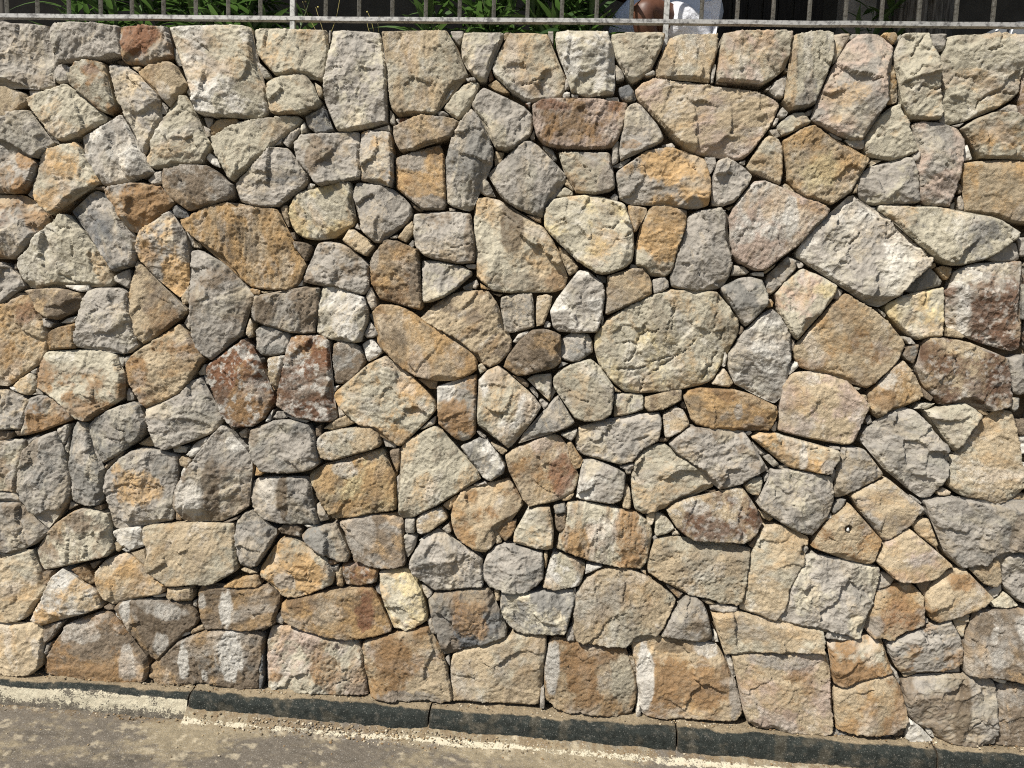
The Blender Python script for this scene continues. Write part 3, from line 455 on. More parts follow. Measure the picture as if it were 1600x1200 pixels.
gd2 -1035,1698 -1020,1736 -995,1780 -982,1829 -951,1836 -887,1832 -849,1815 -805,1779 -773,1750 -770,1701 -771,1658 -790,1637 -840,1643 -891,1660 -923,1668 -968,1666 -1013,1674 -1038,1679
gd5 -1237,1554 -1228,1617 -1173,1625 -1108,1634 -1064,1648 -1019,1661 -968,1657 -967,1607 -973,1557 -982,1513 -982,1481 -1030,1479 -1082,1478 -1127,1489 -1172,1503 -1224,1517 -1237,1535
g -840,2039 -828,2061 -784,2062 -734,2057 -691,2043 -647,2014 -615,1985 -611,1949 -632,1912 -669,1881 -712,1861 -730,1837 -752,1836 -781,1859 -806,1883 -813,1919 -826,1961 -836,1997
bO6 1208,523 1228,575 1256,589 1295,617 1342,620 1367,603 1397,573 1404,523 1410,460 1370,444 1335,436 1307,414 1296,398 1254,398 1218,402 1195,426 1188,464
+bO6 2353,464 2353,426 2336,402 2303,398 2263,398 2250,415 2219,436 2184,444 2142,460 2135,523 2132,573 2154,603 2175,620 2220,617 2263,590 2293,575 2322,523
gb3 -1803,2483 -1761,2486 -1735,2481 -1697,2454 -1652,2413 -1608,2372 -1597,2348 -1609,2300 -1596,2288 -1629,2233 -1656,2178 -1669,2144 -1688,2165 -1697,2201 -1707,2232 -1732,2267 -1751,2315 -1776,2357 -1788,2405 -1797,2447
+gb3 -2730,2447 -2743,2405 -2759,2357 -2788,2315 -2811,2267 -2841,2231 -2852,2201 -2865,2165 -2887,2144 -2898,2177 -2923,2233 -2954,2288 -2940,2300 -2949,2348 -2935,2372 -2885,2413 -2835,2454 -2793,2481 -2766,2486 -2722,2483
bc3 326,2608 345,2617 391,2622 500,2623 502,2585 494,2534 485,2495 479,2450 436,2458 389,2465 331,2462 287,2470 277,2492 298,2538 313,2577
bp3 1202,706 1225,751 1235,774 1279,805 1318,835 1343,815 1381,780 1425,751 1463,722 1488,702 1455,678 1423,645 1388,636 1330,629 1288,633 1244,665
+bp3 2260,665 2224,633 2185,629 2128,636 2093,644 2055,678 2018,702 2039,722 2069,751 2106,780 2136,815 2156,835 2199,805 2247,774 2261,752 2292,706
gp -2027,2617 -2004,2629 -1913,2631 -1836,2631 -1755,2624 -1754,2590 -1753,2514 -1832,2497 -1916,2496 -1949,2487 -2007,2487 -2012,2522 -2025,2558 -2034,2596
+gp -2475,2596 -2487,2558 -2503,2522 -2510,2487 -2570,2487 -2603,2496 -2691,2497 -2772,2515 -2765,2591 -2762,2625 -2677,2631 -2597,2632 -2503,2630 -2481,2617
bO3 964,742 985,781 1011,826 1038,859 1065,892 1093,919 1125,883 1158,848 1190,812 1222,783 1208,744 1199,706 1189,689 1147,690 1098,700 1049,716 995,731
+bO3 2481,732 2433,716 2390,700 2347,690 2308,690 2294,706 2279,744 2257,783 2282,812 2305,848 2329,883 2352,919 2383,892 2415,860 2447,827 2480,781 2507,742
gc2 1034,2085 1036,2125 1062,2157 1073,2166 1117,2178 1161,2185 1193,2200 1207,2200 1221,2175 1237,2147 1247,2102 1257,2045 1230,2036 1174,2034 1118,2027 1073,2029 1046,2046
+gc2 2175,2045 2153,2028 2110,2027 2056,2034 2002,2035 1973,2045 1972,2101 1973,2146 1983,2174 1991,2199 2004,2199 2038,2184 2082,2178 2126,2165 2138,2156 2168,2124 2178,2084
gc2 -395,2353 -381,2385 -353,2429 -316,2404 -267,2387 -230,2370 -194,2354 -163,2325 -161,2279 -166,2249 -195,2226 -224,2202 -260,2192 -297,2200 -310,2235 -329,2276 -355,2310 -380,2336
gG2 -289,593 -274,634 -244,668 -206,683 -168,679 -116,663 -59,653 -51,608 -51,549 -79,515 -116,493 -173,489 -225,492 -263,503 -287,534
co3 1548,2202 1493,2201 1449,2203 1430,2225 1411,2252 1392,2280 1371,2302 1393,2324 1435,2347 1478,2359 1522,2357 1555,2350 1621,2349 1653,2357 1696,2359 1740,2347 1786,2324 1813,2301 1796,2279 1783,2252 1770,2224 1756,2202 1712,2200 1658,2202
wc4 -970,1607 -958,1659 -923,1664 -885,1654 -840,1643 -789,1629 -773,1590 -772,1540 -784,1496 -799,1452 -837,1453 -876,1467 -914,1458 -953,1467 -979,1482 -976,1539
Gg4 -1910,1075 -1879,1110 -1824,1138 -1770,1164 -1722,1179 -1692,1164 -1676,1126 -1663,1087 -1677,1054 -1711,1013 -1759,984 -1800,949 -1855,916 -1879,951 -1902,996 -1911,1036
+Gg4 -2710,1033 -2723,994 -2750,948 -2776,913 -2832,945 -2873,980 -2921,1009 -2955,1050 -2967,1083 -2951,1122 -2931,1160 -2898,1176 -2849,1161 -2794,1135 -2738,1107 -2708,1073
bo4 -1906,457 -1870,501 -1821,531 -1773,544 -1739,522 -1698,484 -1657,453 -1603,422 -1606,388 -1665,370 -1720,359 -1769,349 -1811,326 -1839,314 -1873,335 -1894,376 -1906,423
+bo4 -2758,419 -2774,371 -2798,331 -2836,309 -2864,321 -2907,344 -2957,354 -3015,364 -3077,381 -3078,415 -3018,447 -2972,478 -2927,517 -2889,539 -2839,526 -2790,496 -2756,453
bO3 1400,567 1414,612 1440,652 1472,679 1500,693 1535,693 1562,660 1600,625 1637,593 1612,556 1574,532 1529,506 1495,491 1456,476 1432,481 1418,499 1404,523
+bO3 2135,523 2126,499 2117,481 2094,476 2053,491 2017,506 1968,531 1925,556 1894,592 1924,625 1954,660 1974,692 2008,693 2038,679 2075,652 2108,612 2130,567
cO6 1053,364 1094,377 1159,388 1194,400 1243,397 1261,386 1268,341 1280,309 1300,279 1304,266 1267,250 1220,237 1185,225 1150,202 1126,194 1093,201 1082,256 1072,307
+cO6 2492,308 2492,257 2493,202 2463,195 2440,203 2403,225 2367,237 2320,251 2281,266 2283,279 2296,310 2301,341 2298,386 2314,397 2359,400 2394,388 2458,378 2499,365
dg3 -1572,2095 -1514,2111 -1443,2110 -1411,2110 -1366,2087 -1341,2057 -1315,2040 -1312,1997 -1334,1981 -1392,1965 -1444,1948 -1489,1937 -1528,1961 -1560,1991 -1583,2033 -1579,2064
+dg3 -2988,2063 -2986,2032 -3013,1990 -3050,1960 -3093,1936 -3142,1946 -3197,1963 -3259,1980 -3283,1996 -3276,2038 -3247,2056 -3217,2086 -3166,2109 -3131,2109 -3055,2110 -2993,2094
b -2278,210 -2214,218 -2171,221 -2133,199 -2131,143 -2132,87 -2144,37 -2178,2 -2235,-9 -2451,-10 -2508,0 -2540,34 -2548,85 -2546,141 -2540,197 -2500,219 -2457,217 -2392,210
cy5 1169,1660 1182,1678 1225,1703 1275,1717 1342,1734 1369,1740 1374,1691 1378,1632 1381,1580 1380,1559 1329,1557 1291,1541 1266,1558 1230,1586 1192,1620 1177,1637
+cy5 2132,1636 2120,1619 2091,1585 2062,1557 2042,1540 2001,1557 1952,1559 1947,1579 1939,1632 1931,1690 1926,1740 1954,1733 2022,1716 2072,1703 2119,1678 2135,1659
cy5 -712,533 -673,543 -594,551 -581,522 -554,497 -537,458 -523,413 -508,360 -511,340 -543,321 -595,297 -648,297 -665,336 -689,395 -704,461 -714,500
wo5 -2096,397 -2081,432 -2038,469 -2004,444 -1962,412 -1914,388 -1894,369 -1884,328 -1874,308 -1937,283 -2022,256 -2086,231 -2143,213 -2181,238 -2162,281 -2126,332
+wo5 -2538,330 -2504,279 -2488,236 -2529,211 -2586,228 -2650,253 -2735,279 -2800,303 -2788,323 -2775,364 -2752,384 -2700,409 -2656,441 -2619,467 -2577,430 -2564,394
gO3 -2261,1885 -2257,1911 -2245,1942 -2207,1975 -2174,1982 -2134,1967 -2108,1946 -2082,1915 -2062,1897 -2066,1872 -2097,1846 -2132,1820 -2160,1781 -2194,1749 -2222,1725 -2256,1734 -2310,1734 -2344,1725 -2371,1748 -2403,1781 -2429,1819 -2462,1845 -2492,1871 -2494,1897 -2473,1915 -2445,1945 -2417,1967 -2375,1981 -2342,1974 -2306,1942 -2297,1911 -2295,1885
Gg3 -1989,1065 -1975,1082 -1920,1078 -1920,1029 -1909,976 -1889,931 -1859,892 -1867,852 -1871,818 -1873,765 -1886,737 -1921,732 -1955,736 -2000,757 -1998,845 -2007,898 -2005,978
+Gg3 -2617,976 -2621,896 -2634,842 -2638,755 -2685,733 -2721,728 -2757,733 -2768,761 -2767,815 -2769,849 -2774,889 -2740,928 -2717,973 -2701,1026 -2698,1075 -2641,1080 -2628,1063
gO6 -494,1295 -441,1301 -410,1311 -373,1338 -342,1349 -339,1302 -341,1233 -339,1170 -341,1113 -359,1090 -384,1079 -416,1087 -448,1114 -487,1144 -492,1207
gO6 -1828,2009 -1782,2022 -1716,2036 -1670,2043 -1644,2032 -1599,2027 -1573,1991 -1541,1967 -1567,1942 -1613,1909 -1659,1871 -1693,1845 -1719,1851 -1751,1875 -1767,1924 -1783,1954 -1809,1978
+gO6 -2751,1977 -2780,1953 -2798,1923 -2818,1873 -2854,1849 -2882,1844 -2916,1869 -2962,1908 -3009,1940 -3036,1965 -2999,1989 -2969,2026 -2921,2031 -2892,2042 -2844,2035 -2776,2021 -2729,2008
c 1039,2262 1061,2307 1091,2347 1128,2376 1155,2390 1163,2359 1184,2337 1190,2298 1204,2276 1223,2243 1236,2226 1204,2206 1161,2191 1139,2186 1098,2195 1058,2203 1041,2222
+c 2145,2221 2132,2202 2096,2194 2059,2185 2037,2190 1993,2205 1958,2225 1967,2242 1979,2275 1988,2298 1986,2337 2002,2359 2004,2389 2032,2375 2072,2346 2109,2306 2138,2261
co5 716,1153 742,1172 795,1175 850,1159 910,1144 970,1134 1042,1120 1038,1089 1023,1051 1014,1026 966,1029 918,1036 870,1043 827,1065 795,1095 757,1124
+co5 2622,1124 2593,1095 2570,1066 2535,1043 2492,1037 2449,1030 2405,1026 2391,1051 2370,1089 2361,1120 2425,1135 2478,1144 2531,1159 2578,1175 2627,1173 2653,1153
cg4 -62,2190 4,2195 81,2193 132,2192 137,2139 151,2110 154,2064 136,2049 95,2039 47,2040 10,2048 -3,2072 -28,2106 -48,2147
dD4 -240,1381 -220,1425 -191,1470 -161,1502 -131,1527 -89,1532 -51,1524 -20,1513 -19,1483 -43,1463 -29,1433 -16,1409 -45,1383 -94,1369 -143,1357 -174,1347 -205,1358
c 113,2619 177,2622 253,2624 311,2622 304,2588 294,2560 281,2526 271,2498 238,2469 218,2452 195,2445 174,2468 148,2508 132,2541 118,2581
gd3 -2275,735 -2219,732 -2192,703 -2158,667 -2117,636 -2100,616 -2126,587 -2161,558 -2211,538 -2268,520 -2381,520 -2437,536 -2486,556 -2521,585 -2544,614 -2526,634 -2482,666 -2445,701 -2416,731 -2359,735
gO4 -1750,2625 -1669,2628 -1567,2626 -1558,2592 -1549,2551 -1544,2513 -1575,2497 -1645,2485 -1703,2483 -1735,2490 -1749,2513
+gO4 -2776,2513 -2792,2490 -2827,2483 -2888,2485 -2962,2498 -2994,2513 -2986,2552 -2974,2593 -2961,2627 -2853,2628 -2768,2625
c -1179,2429 -1138,2447 -1089,2457 -1045,2458 -1017,2446 -995,2414 -982,2382 -968,2358 -981,2334 -1025,2319 -1075,2309 -1125,2304 -1160,2314 -1169,2343 -1177,2390
ob4 1135,1337 1167,1375 1193,1406 1219,1443 1251,1465 1277,1439 1296,1410 1317,1375 1329,1340 1316,1321 1271,1301 1232,1287 1194,1261 1178,1242 1153,1259 1142,1295
+ob4 2232,1295 2228,1259 2208,1242 2190,1261 2148,1287 2108,1301 2061,1321 2045,1339 2050,1375 2062,1410 2075,1439 2094,1465 2130,1442 2162,1405 2193,1374 2230,1337
gw3 63,880 70,937 81,1027 112,1035 162,1025 218,1005 250,985 250,934 243,883 207,862 157,863 101,869
dg3 1767,-7 1720,-4 1713,97 1715,162 1703,232 1730,247 1871,246 1902,231 1903,161 1919,96 1932,-4 1885,-7
bg4 -686,2269 -659,2281 -616,2305 -580,2313 -519,2310 -470,2305 -434,2291 -450,2256 -468,2232 -504,2219 -553,2207 -607,2185 -659,2178 -679,2210 -685,2239
gb4 1040,1064 1053,1129 1111,1132 1135,1128 1167,1089 1199,1054 1213,1030 1169,997 1124,970 1085,949 1050,935 1035,946 1037,996
+gb4 2390,996 2401,947 2389,935 2354,949 2313,970 2265,997 2217,1030 2225,1054 2249,1089 2272,1127 2293,1132 2349,1129 2373,1064
go2 -812,2249 -775,2258 -701,2254 -694,2227 -688,2174 -685,2115 -682,2073 -691,2046 -728,2066 -772,2071 -806,2070 -811,2148 -815,2207
Gg4 -1299,710 -1263,752 -1236,757 -1203,729 -1169,698 -1136,687 -1132,660 -1156,619 -1182,577 -1209,529 -1242,513 -1276,524 -1296,550 -1296,597 -1306,650
+Gg4 -3384,643 -3399,589 -3402,542 -3426,516 -3464,505 -3501,520 -3527,569 -3553,611 -3576,652 -3571,679 -3533,690 -3493,722 -3454,750 -3425,745 -3387,703
g 177,2343 194,2366 217,2375 238,2361 263,2333 294,2299 319,2265 326,2242 298,2224 252,2200 206,2182 169,2162 164,2204 167,2256
bc5 -968,1063 -942,1090 -884,1105 -826,1115 -748,1118 -722,1100 -706,1063 -715,1043 -760,1028 -824,1005 -882,986 -928,977 -954,986 -967,1017
gd3 421,345 443,399 465,447 487,487 511,515 541,520 574,493 594,455 606,411 618,366 617,346 590,331 540,337 490,340
g -2224,2271 -2170,2305 -2134,2309 -2112,2273 -2086,2237 -2054,2201 -2035,2183 -2069,2151 -2100,2120 -2136,2131 -2181,2161 -2227,2185 -2307,2185 -2355,2161 -2403,2131 -2441,2119 -2470,2151 -2503,2182 -2482,2200 -2446,2236 -2418,2273 -2393,2309 -2357,2305 -2304,2271
cO3 -1952,2469 -1929,2490 -1890,2497 -1838,2497 -1816,2483 -1810,2447 -1801,2393 -1786,2357 -1777,2315 -1810,2296 -1842,2308 -1874,2338 -1912,2367 -1951,2400 -1960,2439
+cO3 -2562,2439 -2574,2400 -2616,2367 -2658,2337 -2693,2308 -2728,2296 -2761,2315 -2749,2357 -2730,2393 -2717,2447 -2708,2483 -2684,2497 -2630,2497 -2590,2490 -2567,2469
gO3 -2234,2175 -2195,2158 -2149,2134 -2113,2113 -2107,2095 -2111,2064 -2129,2026 -2146,1998 -2187,1984 -2234,1985 -2315,1985 -2362,1984 -2402,1998 -2418,2026 -2433,2064 -2435,2095 -2428,2113 -2390,2134 -2342,2158 -2301,2175
b 142,1737 181,1751 228,1770 275,1772 294,1754 308,1725 313,1677 281,1658 234,1638 188,1612 152,1593 140,1598 143,1659
Gg4 567,1710 598,1729 632,1751 678,1755 714,1744 728,1709 742,1674 738,1650 706,1613 673,1576 662,1567 642,1593 610,1640 577,1686
gc4 -566,1778 -523,1776 -467,1769 -411,1758 -373,1741 -376,1720 -415,1691 -439,1666 -476,1637 -525,1617 -559,1613 -564,1665 -568,1720
c 1336,1286 1381,1300 1437,1312 1477,1317 1519,1295 1543,1278 1523,1247 1493,1203 1474,1160 1453,1138 1428,1164 1395,1210 1362,1251
+c 2030,1251 2007,1210 1984,1163 1965,1137 1940,1160 1913,1203 1874,1247 1849,1278 1869,1294 1906,1316 1946,1311 2003,1300 2049,1286
gc4 -431,2618 -395,2621 -317,2619 -278,2618 -286,2594 -309,2559 -326,2519 -336,2478 -341,2444 -365,2443 -396,2466 -415,2489 -434,2529 -441,2563 -436,2592
g 523,2171 551,2183 586,2172 629,2145 651,2122 633,2081 607,2040 591,2019 556,2010 512,2011 507,2055 509,2101 513,2142
c -173,731 -152,771 -129,817 -91,836 -35,839 -27,804 -18,740 -19,675 -40,661 -85,671 -130,682 -174,689
gO4 -2187,1102 -2172,1142 -2161,1175 -2116,1190 -2075,1173 -2028,1142 -1984,1111 -1988,1091 -2030,1069 -2092,1047 -2155,1027 -2203,1015 -2195,1061
+gO4 -2417,1061 -2412,1014 -2461,1026 -2523,1045 -2585,1067 -2626,1089 -2629,1109 -2582,1140 -2532,1171 -2489,1189 -2444,1174 -2435,1141 -2423,1101
db3 -2165,1606 -2111,1615 -2063,1619 -1996,1615 -1943,1604 -1930,1579 -1944,1541 -1992,1513 -2040,1492 -2080,1504 -2113,1528 -2132,1566
+db3 -2446,1565 -2468,1527 -2504,1503 -2546,1491 -2593,1512 -2641,1539 -2653,1578 -2638,1603 -2582,1614 -2513,1618 -2465,1614 -2410,1606
bd2 -1684,2454 -1632,2485 -1555,2492 -1527,2474 -1511,2445 -1483,2410 -1505,2385 -1538,2361 -1563,2329 -1595,2366 -1633,2407 -1671,2437
+bd2 -2863,2437 -2906,2407 -2950,2366 -2986,2329 -3012,2361 -3045,2385 -3067,2410 -3034,2445 -3015,2475 -2983,2492 -2902,2485 -2849,2455
cg4 -2267,991 -2218,1000 -2194,995 -2199,948 -2211,894 -2223,833 -2228,778 -2274,775 -2358,774 -2403,778 -2405,832 -2413,893 -2422,947 -2423,994 -2399,1000 -2350,991
Gg3 -256,1645 -216,1659 -167,1666 -140,1667 -132,1625 -127,1576 -127,1537 -162,1526 -211,1512 -239,1511 -249,1553 -258,1608
cw4 -53,510 -43,570 -26,623 -21,652 17,652 68,635 113,612 109,573 95,523 36,513 -8,503
dG3 -914,1441 -882,1460 -844,1450 -805,1439 -786,1408 -780,1371 -804,1332 -835,1299 -873,1285 -906,1286 -909,1334 -915,1390
bc4 631,2156 654,2197 674,2237 704,2269 742,2253 753,2227 761,2182 762,2130 757,2090 724,2107 682,2129 647,2139
+bc4 2525,2138 2495,2127 2461,2105 2435,2089 2421,2129 2412,2181 2412,2226 2416,2252 2448,2268 2481,2236 2507,2196 2536,2155
Gd4 -1030,667 -1003,695 -944,711 -885,725 -865,690 -848,644 -831,606 -837,569 -870,567 -916,584 -963,611 -996,635
Gw4 -396,1059 -359,1080 -322,1104 -290,1090 -263,1053 -237,1023 -217,992 -222,966 -247,943 -271,925 -304,943 -330,986 -363,1023
g 1738,577 1700,612 1679,649 1665,704 1664,741 1691,765 1806,764 1837,741 1844,704 1841,649 1827,612 1796,577
Gg4 -170,1083 -153,1122 -123,1155 -93,1188 -69,1214 -46,1253 -23,1279 -9,1254 17,1212 47,1176 20,1156 -23,1138 -72,1129 -103,1118 -139,1098
gb3 -2260,1197 -2212,1173 -2171,1162 -2186,1121 -2202,1074 -2217,1040 -2265,1035 -2349,1034 -2397,1040 -2410,1074 -2422,1121 -2434,1161 -2392,1172 -2343,1197
Gg5 -1224,1485 -1211,1501 -1159,1500 -1114,1483 -1082,1469 -1088,1434 -1107,1395 -1159,1383 -1198,1385 -1221,1409
+Gg5 -3425,1405 -3452,1381 -3496,1379 -3553,1391 -3572,1429 -3576,1464 -3539,1479 -3487,1496 -3429,1498 -3416,1481
Gg5 -17,1501 22,1521 83,1517 97,1487 102,1451 75,1431 51,1412 9,1410 -26,1427 -39,1457 -19,1477
bd4 -2220,2399 -2188,2381 -2152,2376 -2144,2357 -2140,2339 -2177,2308 -2224,2277 -2304,2277 -2350,2308 -2385,2339 -2380,2357 -2371,2375 -2334,2381 -2300,2399
c -504,2343 -484,2366 -454,2402 -425,2431 -389,2440 -371,2438 -376,2403 -395,2356 -416,2321 -442,2302 -470,2314
g -2256,1715 -2223,1684 -2191,1653 -2175,1622 -2206,1602 -2241,1575 -2269,1548 -2310,1548 -2336,1575 -2369,1601 -2399,1621 -2381,1653 -2346,1684 -2311,1715
Or4 -863,557 -804,564 -751,558 -715,540 -721,486 -783,469 -849,468 -863,510
oO6 -2075,1446 -2033,1467 -1999,1471 -1959,1484 -1963,1437 -1966,1384 -2022,1377 -2083,1371 -2082,1407
+oO6 -2508,1406 -2509,1370 -2572,1376 -2628,1383 -2628,1436 -2629,1482 -2588,1470 -2554,1466 -2513,1445
b 1547,690 1598,712 1646,752 1657,722 1677,642 1647,625 1610,638 1579,667
+b 1936,667 1911,638 1878,624 1844,642 1848,722 1853,752 1909,712 1962,690
cg3 192,1295 240,1300 301,1293 304,1238 250,1217 193,1203
gd4 729,1739 736,1763 769,1799 801,1836 831,1819 839,1790 817,1766 780,1723 753,1692 735,1698
+gd4 2531,1697 2515,1692 2485,1723 2442,1765 2418,1789 2419,1818 2444,1835 2480,1799 2517,1762 2528,1739
bd3 308,1287 349,1299 403,1316 444,1323 450,1282 412,1261 377,1241 323,1229 309,1244
w -1833,632 -1792,648 -1709,663 -1699,640 -1690,580 -1745,559 -1786,567 -1806,593
+w -2850,588 -2873,562 -2917,554 -2974,574 -2960,635 -2948,658 -2862,644 -2819,628
bw4 381,1223 424,1256 455,1245 469,1215 482,1191 448,1158 413,1138 392,1136 383,1180
g 1616,1489 1668,1509 1676,1450 1687,1368 1666,1355 1640,1366 1629,1419
+g 1736,1419 1735,1366 1711,1355 1687,1368 1682,1450 1679,1509 1734,1489
bw3 -567,760 -535,788 -465,814 -446,793 -438,767 -476,739 -508,711 -540,699 -559,701 -566,734
k -1034,2304 -1000,2322 -956,2335 -944,2311 -931,2276 -918,2253 -949,2243 -987,2239 -1012,2257 -1028,2280
G 1229,1721 1255,1751 1286,1787 1312,1817 1337,1789 1362,1760 1358,1746 1302,1729 1264,1716
+G 2033,1716 1993,1729 1936,1745 1929,1760 1948,1788 1967,1816 1997,1786 2034,1750 2065,1720
cG3 727,2301 754,2330 787,2347 821,2349 843,2314 835,2303 797,2288 775,2271 747,2263 731,2284
+cG3 2420,2283 2410,2261 2382,2269 2359,2287 2321,2302 2311,2313 2325,2348 2357,2346 2390,2328 2420,2300
b -878,1844 -853,1885 -831,1882 -793,1853 -752,1824 -767,1805 -786,1786 -824,1803 -862,1830
bo3 1095,2509 1116,2523 1129,2498 1137,2465 1148,2415 1146,2393 1114,2381 1102,2414 1094,2459
+bo3 2048,2458 2049,2413 2045,2380 2011,2392 2005,2414 2006,2464 2007,2497 2015,2522 2038,2507
b -121,1656 -82,1666 -60,1658 -62,1628 -78,1584 -89,1547 -119,1537 -121,1589
b 1328,854 1367,878 1390,874 1399,843 1434,777 1424,764 1380,792 1342,827
+b 2134,827 2104,792 2068,763 2055,777 2076,843 2078,873 2100,878 2142,854
g 1511,1846 1537,1870 1578,1900 1605,1909 1619,1884 1625,1850 1584,1840 1534,1837
+g 1745,1836 1695,1840 1652,1850 1652,1884 1660,1909 1689,1900 1736,1870 1766,1846
w 1379,-3 1377,50 1386,83 1421,60 1454,30 1490,-7 1439,-8 1398,-14
+w 2248,-14 2206,-7 2157,-7 2185,30 2210,60 2239,84 2255,50 2264,-2
bw3 -1172,1377 -1139,1384 -1101,1388 -1110,1338 -1126,1273 -1132,1264 -1158,1272 -1165,1323
c -2242,1218 -2203,1252 -2168,1273 -2138,1255 -2139,1222 -2164,1182 -2192,1179 -2219,1192
+c -2385,1192 -2413,1178 -2441,1181 -2463,1221 -2462,1254 -2430,1273 -2396,1252 -2359,1217
cg3 -149,1335 -124,1352 -54,1363 -50,1327 -55,1252 -78,1282 -104,1300 -124,1330
c 906,2625 965,2630 964,2612 949,2584 930,2540 912,2520 906,2562
+c 2204,2560 2207,2519 2186,2538 2160,2583 2141,2611 2136,2628 2192,2624
bd3 -1592,412 -1541,412 -1483,426 -1480,396 -1487,365 -1542,359 -1593,368
+bd3 -3093,361 -3148,352 -3207,357 -3213,388 -3207,419 -3145,405 -3090,406
c 374,751 372,840 400,835 426,811 452,778 422,757 386,745
o -1350,439 -1310,468 -1222,491 -1209,485 -1195,455 -1209,441 -1276,433 -1344,431
+o -3359,423 -3433,425 -3507,432 -3521,446 -3504,476 -3488,482 -3393,460 -3351,430
bo3 204,2003 275,1996 276,1979 254,1943 241,1907 230,1904 218,1948 211,1977
w -796,1445 -755,1469 -735,1448 -713,1417 -741,1391 -769,1378 -782,1408
O -252,733 -209,764 -165,780 -170,744 -181,711 -206,687 -226,702
g 690,2425 710,2459 749,2482 758,2465 750,2426 743,2400 720,2403
+g 2407,2401 2387,2399 2375,2424 2360,2463 2366,2480 2405,2457 2430,2423
pO4 1578,2339 1563,2377 1560,2410 1565,2443 1566,2487 1563,2531 1560,2580 1569,2580 1576,2531 1582,2487 1592,2443 1604,2410 1607,2377 1600,2339
b -50,1848 -10,1828 4,1799 35,1770 30,1752 0,1736 -20,1780 -39,1815
g -2031,2468 -2007,2485 -1978,2483 -1969,2457 -1970,2424 -1996,2411 -2019,2411 -2034,2438
+g -2486,2438 -2503,2411 -2526,2411 -2553,2423 -2551,2457 -2540,2483 -2510,2485 -2487,2468
b -1407,2255 -1378,2286 -1302,2293 -1296,2281 -1327,2263 -1366,2238 -1404,2228
+b -3165,2228 -3207,2238 -3247,2263 -3281,2281 -3273,2293 -3190,2286 -3160,2255
g 1239,2630 1298,2631 1299,2599 1288,2571 1266,2566 1251,2582
+g 1873,2581 1861,2565 1839,2571 1823,2598 1818,2630 1875,2629
b -949,1102 -917,1130 -852,1168 -816,1134 -832,1124 -910,1101
O -2010,464 -1947,489 -1923,456 -1903,409 -1928,404 -1969,426
+O -2693,422 -2737,400 -2762,405 -2738,452 -2711,485 -2648,461
c 702,965 730,992 765,1003 771,969 758,931 734,930 712,941
+c 2698,942 2680,931 2658,932 2640,970 2638,1004 2672,993 2703,967
c 1511,486 1541,510 1574,528 1567,477 1552,419 1528,456
+c 2028,455 2012,419 1985,477 1968,528 2005,510 2039,486
b 557,1348 573,1379 598,1410 620,1381 637,1354 623,1338 587,1340
d -1129,687 -1109,702 -1050,705 -1030,690 -1036,653 -1076,657 -1119,665
c 1642,549 1669,579 1695,606 1727,577 1746,559 1701,547
+c 1840,546 1792,559 1808,577 1834,606 1865,579 1897,549
k 149,2431 187,2443 206,2417 216,2386 184,2377 157,2391
g -1804,1673 -1774,1692 -1738,1706 -1731,1669 -1742,1624 -1768,1642 -1801,1654
+g -2781,1652 -2817,1640 -2846,1622 -2854,1667 -2845,1704 -2807,1691 -2777,1671
w -1516,970 -1476,1018 -1416,1050 -1422,1020 -1463,973 -1490,955
+w -3163,949 -3190,967 -3231,1015 -3236,1045 -3173,1013 -3133,965
d -2132,214 -2051,237 -2051,226 -2088,175 -2117,141 -2131,143
+d -2546,141 -2561,138 -2588,172 -2622,223 -2622,234 -2540,211
g -611,692 -578,700 -559,688 -567,642 -596,600 -606,626
d -1071,1833 -1020,1831 -1001,1816 -1007,1791 -1020,1757 -1046,1784 -1065,1808
oO3 20,1093 35,1100 52,1063 81,1033 73,1001 52,993 31,1043
dG3 1247,1486 1263,1525 1300,1529 1295,1494 1287,1452 1263,1468
+dG3 2083,1468 2063,1451 2047,1493 2035,1529 2071,1524 2095,1485
g 1227,588 1239,655 1269,647 1292,627 1273,603 1239,585
+g 2281,585 2245,603 2222,627 2239,647 2267,655 2292,588
g 313,1731 355,1741 370,1727 372,1703 346,1687 319,1680
b -662,1857 -632,1900 -607,1925 -601,1901 -603,1871 -630,1840 -649,1848
g -364,2045 -347,2081 -332,2090 -316,2064 -297,2035 -290,2023 -327,2025
G 1647,1631 1639,1683 1637,1758 1659,1758 1672,1683 1675,1631
g 599,482 641,491 709,483 705,463 643,459 603,466
d -679,1026 -631,1047 -636,964 -648,944
d -15,805 26,813 31,769 7,735 -13,753
b 1708,941 1677,964 1703,987 1749,987 1780,964 1753,941
g -786,1632 -765,1667 -745,1628 -738,1591 -760,1578 -776,1602
g -2239,775 -2222,759 -2212,732 -2261,743 -2373,742 -2423,731 -2411,758 -2393,774
g -2054,1052 -2002,1074 -2003,1038 -2025,984 -2041,1016
g -1118,2207 -1087,2244 -1053,2265 -1049,2244 -1074,2214 -1099,2189
d 1365,628 1423,641 1414,606 1400,574 1380,598
d -2265,1035 -2241,1029 -2252,999 -2281,991 -2336,990 -2364,998 -2373,1029 -2349,1034
b 245,852 250,934 265,935 278,860 270,847
o 1335,1809 1357,1818 1391,1811 1391,1785 1373,1767 1354,1783
+o 1932,1783 1918,1766 1896,1784 1891,1810 1923,1818 1946,1808
g -1651,2050 -1618,2081 -1592,2085 -1589,2058 -1592,2039 -1631,2033
+g -2934,2032 -2976,2038 -2978,2057 -2973,2084 -2945,2080 -2913,2049
gw2 1048,383 1049,412 1098,406 1153,389 1106,381
g 602,1758 608,1794 647,1792 668,1772 655,1760
k -1557,1948 -1535,1958 -1496,1931 -1489,1916 -1535,1908 -1551,1923
+k -3028,1922 -3046,1907 -3095,1914 -3087,1930 -3043,1956 -3019,1946
d 1689,1207 1678,1236 1672,1266 1723,1266 1723,1236 1718,1207
